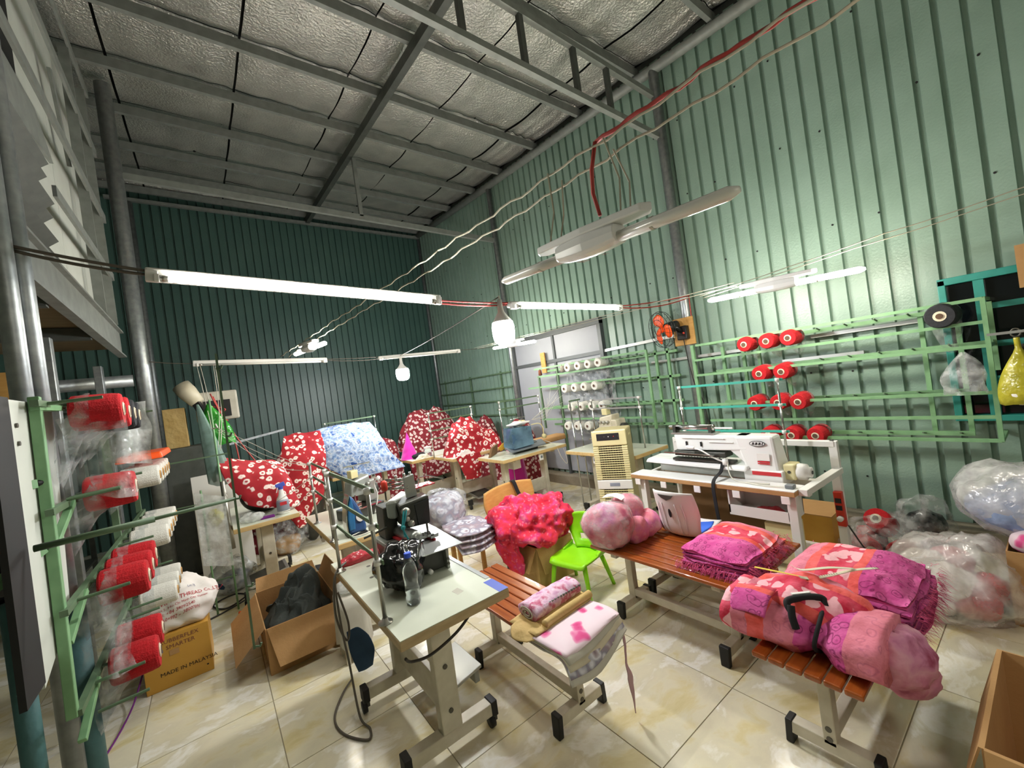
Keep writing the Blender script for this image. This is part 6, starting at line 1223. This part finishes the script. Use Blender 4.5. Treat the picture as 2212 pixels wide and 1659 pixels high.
ob('cloth', patch([[(1.06, 6.0, 1.38), (1.3, 6.02, 1.41), (1.58, 6.02, 1.41), (1.84, 6.0, 1.39)], [(1.07, 5.80, 1.24), (1.32, 5.76, 1.22), (1.62, 5.76, 1.20), (1.92, 5.80, 1.14)], [(1.10, 5.76, 1.02), (1.34, 5.70, .98), (1.66, 5.70, .96), (1.99, 5.74, .93)], [(1.18, 5.74, .88), (1.36, 5.69, .80), (1.66, 5.67, .775), (2.10, 5.68, .765)], [(1.30, 5.72, .80), (1.42, 5.67, .68), (1.68, 5.66, .70), (2.14, 5.66, .70)]], 8, .016, 6, 5), 'floral_blue', t, True, solid=.006)
ob('machine_below', blob((1.45, 6.06, 1.05), (.30, .18, .30), 4, .02, 4, .7505), 'machine_dark', t, True)
solo('magenta_cloth', 'bright magenta cloth standing in a peak by the blue cloth', 'fabric', heap(2.34, 5.95, .751, .13, .11, .40, 4, .02, 7, .9), 'magenta', smooth=True)
solo('magenta_cloth', 'magenta cloth tucked between the red heap and the covered machine', 'fabric', heap(3.42, 4.78, .0, .17, .085, .99, 6, .05, 9, 3.6), 'magenta', smooth=True)
solo('mustard_cloth', 'mustard yellow scrap in front of the magenta cloth', 'fabric', patch([[(3.10, 4.70, .80), (3.2, 4.69, .86), (3.32, 4.69, .87)], [(3.11, 4.66, .76), (3.22, 4.64, .80), (3.33, 4.64, .80)]], 6, .012, 12, 3), 'mustard', smooth=True, solid=.01)
solo('black_scrap', 'black scrap of cloth at the foot of the magenta peak', 'fabric', blob((2.42, 5.78, .785), (.10, .06, .04), 6, .02, 14, .7505), 'black_cloth', smooth=True)
solo('white_cloth', 'rumpled white cloth in front of the tall red heap', 'fabric', heap(2.80, 5.06, .751, .15, .035, .07, 8, .03, 14), 'white_cloth', smooth=True)
t = T('plastic_jar', 'clear plastic jar with a white lid among the scraps', 'jar', (2.55, 5.80, .75)); ob('jar', G().lathe([(.05, 0), (.055, .01), (.055, .11), (.048, .12)], (2.55, 5.75, .7505), n=18), 'pet', t, True); ob('lid', G().cyl((2.55, 5.75, .8705), (2.55, 5.75, .895), .056, n=18), 'white_plastic', t)
solo('scrap_heap', 'pale scraps of cloth and paper around the jar', 'fabric', heap(2.42, 5.68, .751, .12, .04, .05, 9, .03, 14), 'cream', smooth=True)
# covered machine
t = small_machine(3.30, 4.40, .75, math.pi, 'dark grey machine under a clear blue cover on the front back table', 'machine_grey', 1.1)
ob('table_plate', G().hexa([(2.98, 4.22, .78), (3.52, 4.18, .79), (3.60, 4.36, .83), (3.02, 4.42, .82)], [(2.98, 4.22, .80), (3.52, 4.18, .81), (3.60, 4.36, .85), (3.02, 4.42, .84)]), 'grey_plastic', t, bev=.008)
cv = ob('cover', G().hexa([(3.02, 4.22, .82), (3.34, 4.20, .83), (3.36, 4.46, .84), (3.04, 4.48, .83)], [(3.04, 4.24, 1.08), (3.34, 4.22, 1.07), (3.36, 4.44, 1.07), (3.06, 4.46, 1.08)]), 'acrylic', t, bev=.01)
ob('cover_panel', G().box(3.06, 3.28, 4.28, 4.285, .86, 1.0), 'blue_iron', cv); ob('thread_bundle', blob((3.28, 4.40, 1.11), (.19, .07, .02), 4, .02, 16), 'white_cloth', t, True)
ob('lamp_arm', G().tube(cat([(3.36, 4.24, 1.08), (3.46, 4.2, 1.08), (3.50, 4.18, 1.02), (3.49, 4.17, .93)]), .007), 'ivory', t, True); ob('lamp_head', G().cyl((3.49, 4.18, .91), (3.48, 4.14, .91), .028, n=14), 'ivory', t, True)
solo('machine_flex', 'white flex drooping from the covered machine to below the table', 'cord', G().tube(cat([(3.56, 4.25, .83), (3.62, 4.12, .76), (3.66, 4.08, .60), (3.72, 4.06, .50), (3.76, 4.08, .54), (3.74, 4.10, .70)]), .005), 'cord_white', smooth=True)
solo('board_scrap', 'thin brown board leaning against the covered machine table', 'board', G().hexa([(2.80, 4.45, .752), (3.02, 4.62, .752), (3.0, 4.64, .752), (2.78, 4.47, .752)], [(2.90, 4.52, .86), (3.08, 4.66, .87), (3.06, 4.68, .87), (2.88, 4.54, .86)]), 'cardboard_dark')
solo('parcel', 'flat brown parcel taped in plastic on the right of the covered machine', 'parcel', G().box(3.60, 4.15, 4.40, 4.66, .752, .82), 'cardboard', bev=.02)
solo('iron_flex', 'thin white cords scattered on the covered machine table', 'cord', G().tube(cat([(2.82, 4.20, .756), (2.90, 4.28, .756), (2.98, 4.17, .756), (2.88, 4.15, .756), (2.84, 4.25, .756)]), .004), 'cord_white', smooth=True)
small_machine(3.78, 3.28, .75, -math.pi/2, 'pale sewing machine half hidden behind the cooler', 'cream', 1.25)
for k in range(4): cone((1.0+.16*k, 7.3, .85), (0, 0, 1), 'white_yarn', 'white thread cone standing at the dark back wall, %s from the left' % ORD[k], 'cones by the back wall', .06, .17, 'white_plastic')
t = T('cone_shelf', 'narrow shelf of cones along the dark back wall', 'shelf', (1.3, 7.3, 0)); ob('board', G().box(.55, 1.9, 7.2, 7.4, .74, .764), 'steel_grey', t)
for x in (.6, 1.85): ob('leg', G().box(x-.02, x+.02, 7.28, 7.32, 0, .74), 'steel_grey', t)
ob('rail', G().bar((.2, 7.0, 1.36), (.9, 7.1, 1.44), .03), 'galv', t)

# ------------------------------------------------------------------ right hand floor
def floor_cone(loc, ax, m, label, seed): return cone(loc, ax, m, label, 'loose cones by the green wall', .085, .17, 'card_tube', .05, seed)
floor_cone((3.78, 1.02, .088), (-.8, -.6, 0), 'red_yarn', 'loose red cone on the floor nearest the machine table', 3); floor_cone((3.80, .80, .088), (-.9, .2, .1), 'red_yarn', 'loose red cone on the floor in the middle of the pile', 4); floor_cone((3.98, 1.02, .088), (-.3, .9, 0), 'red_yarn', 'loose red cone on the floor against the kerb', 5); floor_cone((3.62, .72, .088), (-.7, -.7, .15), 'red_yarn', 'loose red cone on the floor nearest the clear sack', 6); floor_cone((3.88, .93, .25), (-.7, .1, .5), 'red_yarn', 'loose red cone lying on top of the other red cones', 7)
solo('plastic_film', 'loose clear film around the red cones on the floor', 'plastic film', blob((3.82, .92, .14), (.30, .26, .17), 4, .06, 6, .003), 'film_clear', smooth=True)
t = T('floor_bag', 'black cones in a clear bag standing against the kerb', 'bag', (4.02, .72, 0)); ob('contents', blob((4.02, .72, .20), (.10, .11, .14), 4, .02, 8, .003), 'film_black', t, True); ob('film', blob((4.02, .72, .22), (.16, .16, .20), 8, .05, 7, .003), 'film_clear', t, True)
t = T('floor_bag', 'large clear sack of white and red cones on the floor', 'bag', (3.30, .50, 0))
for k, (x, y, z, m) in enumerate(((3.20, .58, .10, 'white_cloth'), (3.34, .50, .13, 'white_cloth'), (3.25, .42, .11, 'red_yarn'), (3.42, .38, .10, 'red_yarn'), (3.34, .62, .22, 'white_cloth'), (3.46, .52, .22, 'red_yarn'), (3.22, .50, .20, 'white_cloth'))): ob('contents', blob((x, y, z), (.105, .10, .09), k+2, .02, 7, .003), m, t, True)
ob('film', blob((3.32, .50, .19), (.34, .29, .24), 6, .07, 5, .003, 28, 48), 'film_sack', t, True)
t = carton('carton', 'tall brown carton at the right edge under the blue sack', 3.30, 3.80, -.12, .29, .40, 'cardboard')
t = T('floor_bag', 'bulging blue and clear plastic sack on the right hand carton', 'bag', (3.62, .22, .40)); ob('contents', blob((3.60, .22, .56), (.22, .22, .15), 3, .03, 5, .405), 'film_blue', t, True); ob('contents', blob((3.50, .12, .47), (.12, .13, .06), 5, .02, 6, .40), 'blue_tape', t, True); ob('film', blob((3.62, .21, .60), (.28, .27, .21), 7, .05, 5, .41), 'film_sack', t, True)
solo('pink_bundle', 'pink wrapped bundle on the corner of the right hand carton', 'fabric', blob((3.37, .17, .44), (.075, .10, .06), 6, .015, 9), 'floral_pink', smooth=True)
t = carton('carton', 'open brown carton in the lower right corner', 1.60, 2.15, -.20, .235, .47, 'cardboard'); 
ob('flap', G().hexa([(1.60, .235, .47), (2.15, .235, .47), (2.15, .241, .47), (1.60, .241, .47)], [(1.62, .29, .27), (2.13, .29, .27), (2.13, .296, .27), (1.62, .296, .27)]), 'cardboard', t)
ob('flap', G().hexa([(1.60, .23, .47), (1.594, .23, .47), (1.594, -.19, .47), (1.60, -.19, .47)], [(1.53, .22, .29), (1.524, .22, .29), (1.524, -.17, .29), (1.53, -.17, .29)]), 'cardboard', t)
g = G()
for k in range(9): g.tube(cat([(4.06, 4.35+.05*k-.2*(k % 2), 1.50-.07*(k % 4)), (3.80, 4.42, 1.26-.02*k), (3.52, 4.42, 1.12)], 5), .0018, 4)
solo('yarn_strands', 'fan of fine white threads running from the middle rack to the covered machine', 'string', g, 'cord_white', smooth=True)
t = T('foot_pedal', 'small grey foot pedal on the floor behind the open carton', 'pedal', (.78, 4.75, 0)); ob('base', G().hexa([(.70, 4.65, 0), (.86, 4.65, 0), (.86, 4.85, 0), (.70, 4.85, 0)], [(.71, 4.66, .05), (.85, 4.66, .03), (.85, 4.84, .03), (.71, 4.84, .05)]), 'aluminium', t, bev=.005); ob('tread', G().hexa([(.72, 4.67, .052), (.84, 4.67, .033), (.84, 4.83, .033), (.72, 4.83, .052)], [(.72, 4.67, .058), (.84, 4.67, .04), (.84, 4.83, .04), (.72, 4.83, .058)]), 'rubber', t)
t = T('plywood_chair', 'curved plywood chair back standing behind the pink heap', 'chair', (2.2, 3.2, 0))
ob('backrest', patch([[(1.88, 3.16, .50), (2.06, 3.20, .50), (2.26, 3.20, .50), (2.42, 3.16, .50)], [(1.86, 3.17, .60), (2.06, 3.21, .62), (2.26, 3.21, .62), (2.43, 3.17, .60)], [(1.88, 3.18, .71), (2.06, 3.22, .73), (2.26, 3.22, .73), (2.42, 3.18, .71)]], 4, .0005, 3, 1), 'wood_light', t, True, solid=.012)
ob('seat', G().box(1.96, 2.36, 3.06, 3.20, .38, .40), 'wood_light', t, bev=.004)
for x in (1.98, 2.34): ob('leg', G().tube([(x, 3.10, 0), (x, 3.12, .38), (x, 3.22, .50), (x, 3.225, .66)], .011, 8), 'steel_dark', t, True)
ob('strap', patch([[(2.20, 3.23, .735), (2.24, 3.23, .735)], [(2.20, 3.19, .74), (2.24, 3.19, .74)], [(2.22, 3.17, .64), (2.26, 3.17, .64)], [(2.25, 3.16, .57), (2.29, 3.16, .57)]], 4, .001, 4, 2), 'black_cloth', t, True, solid=.004)
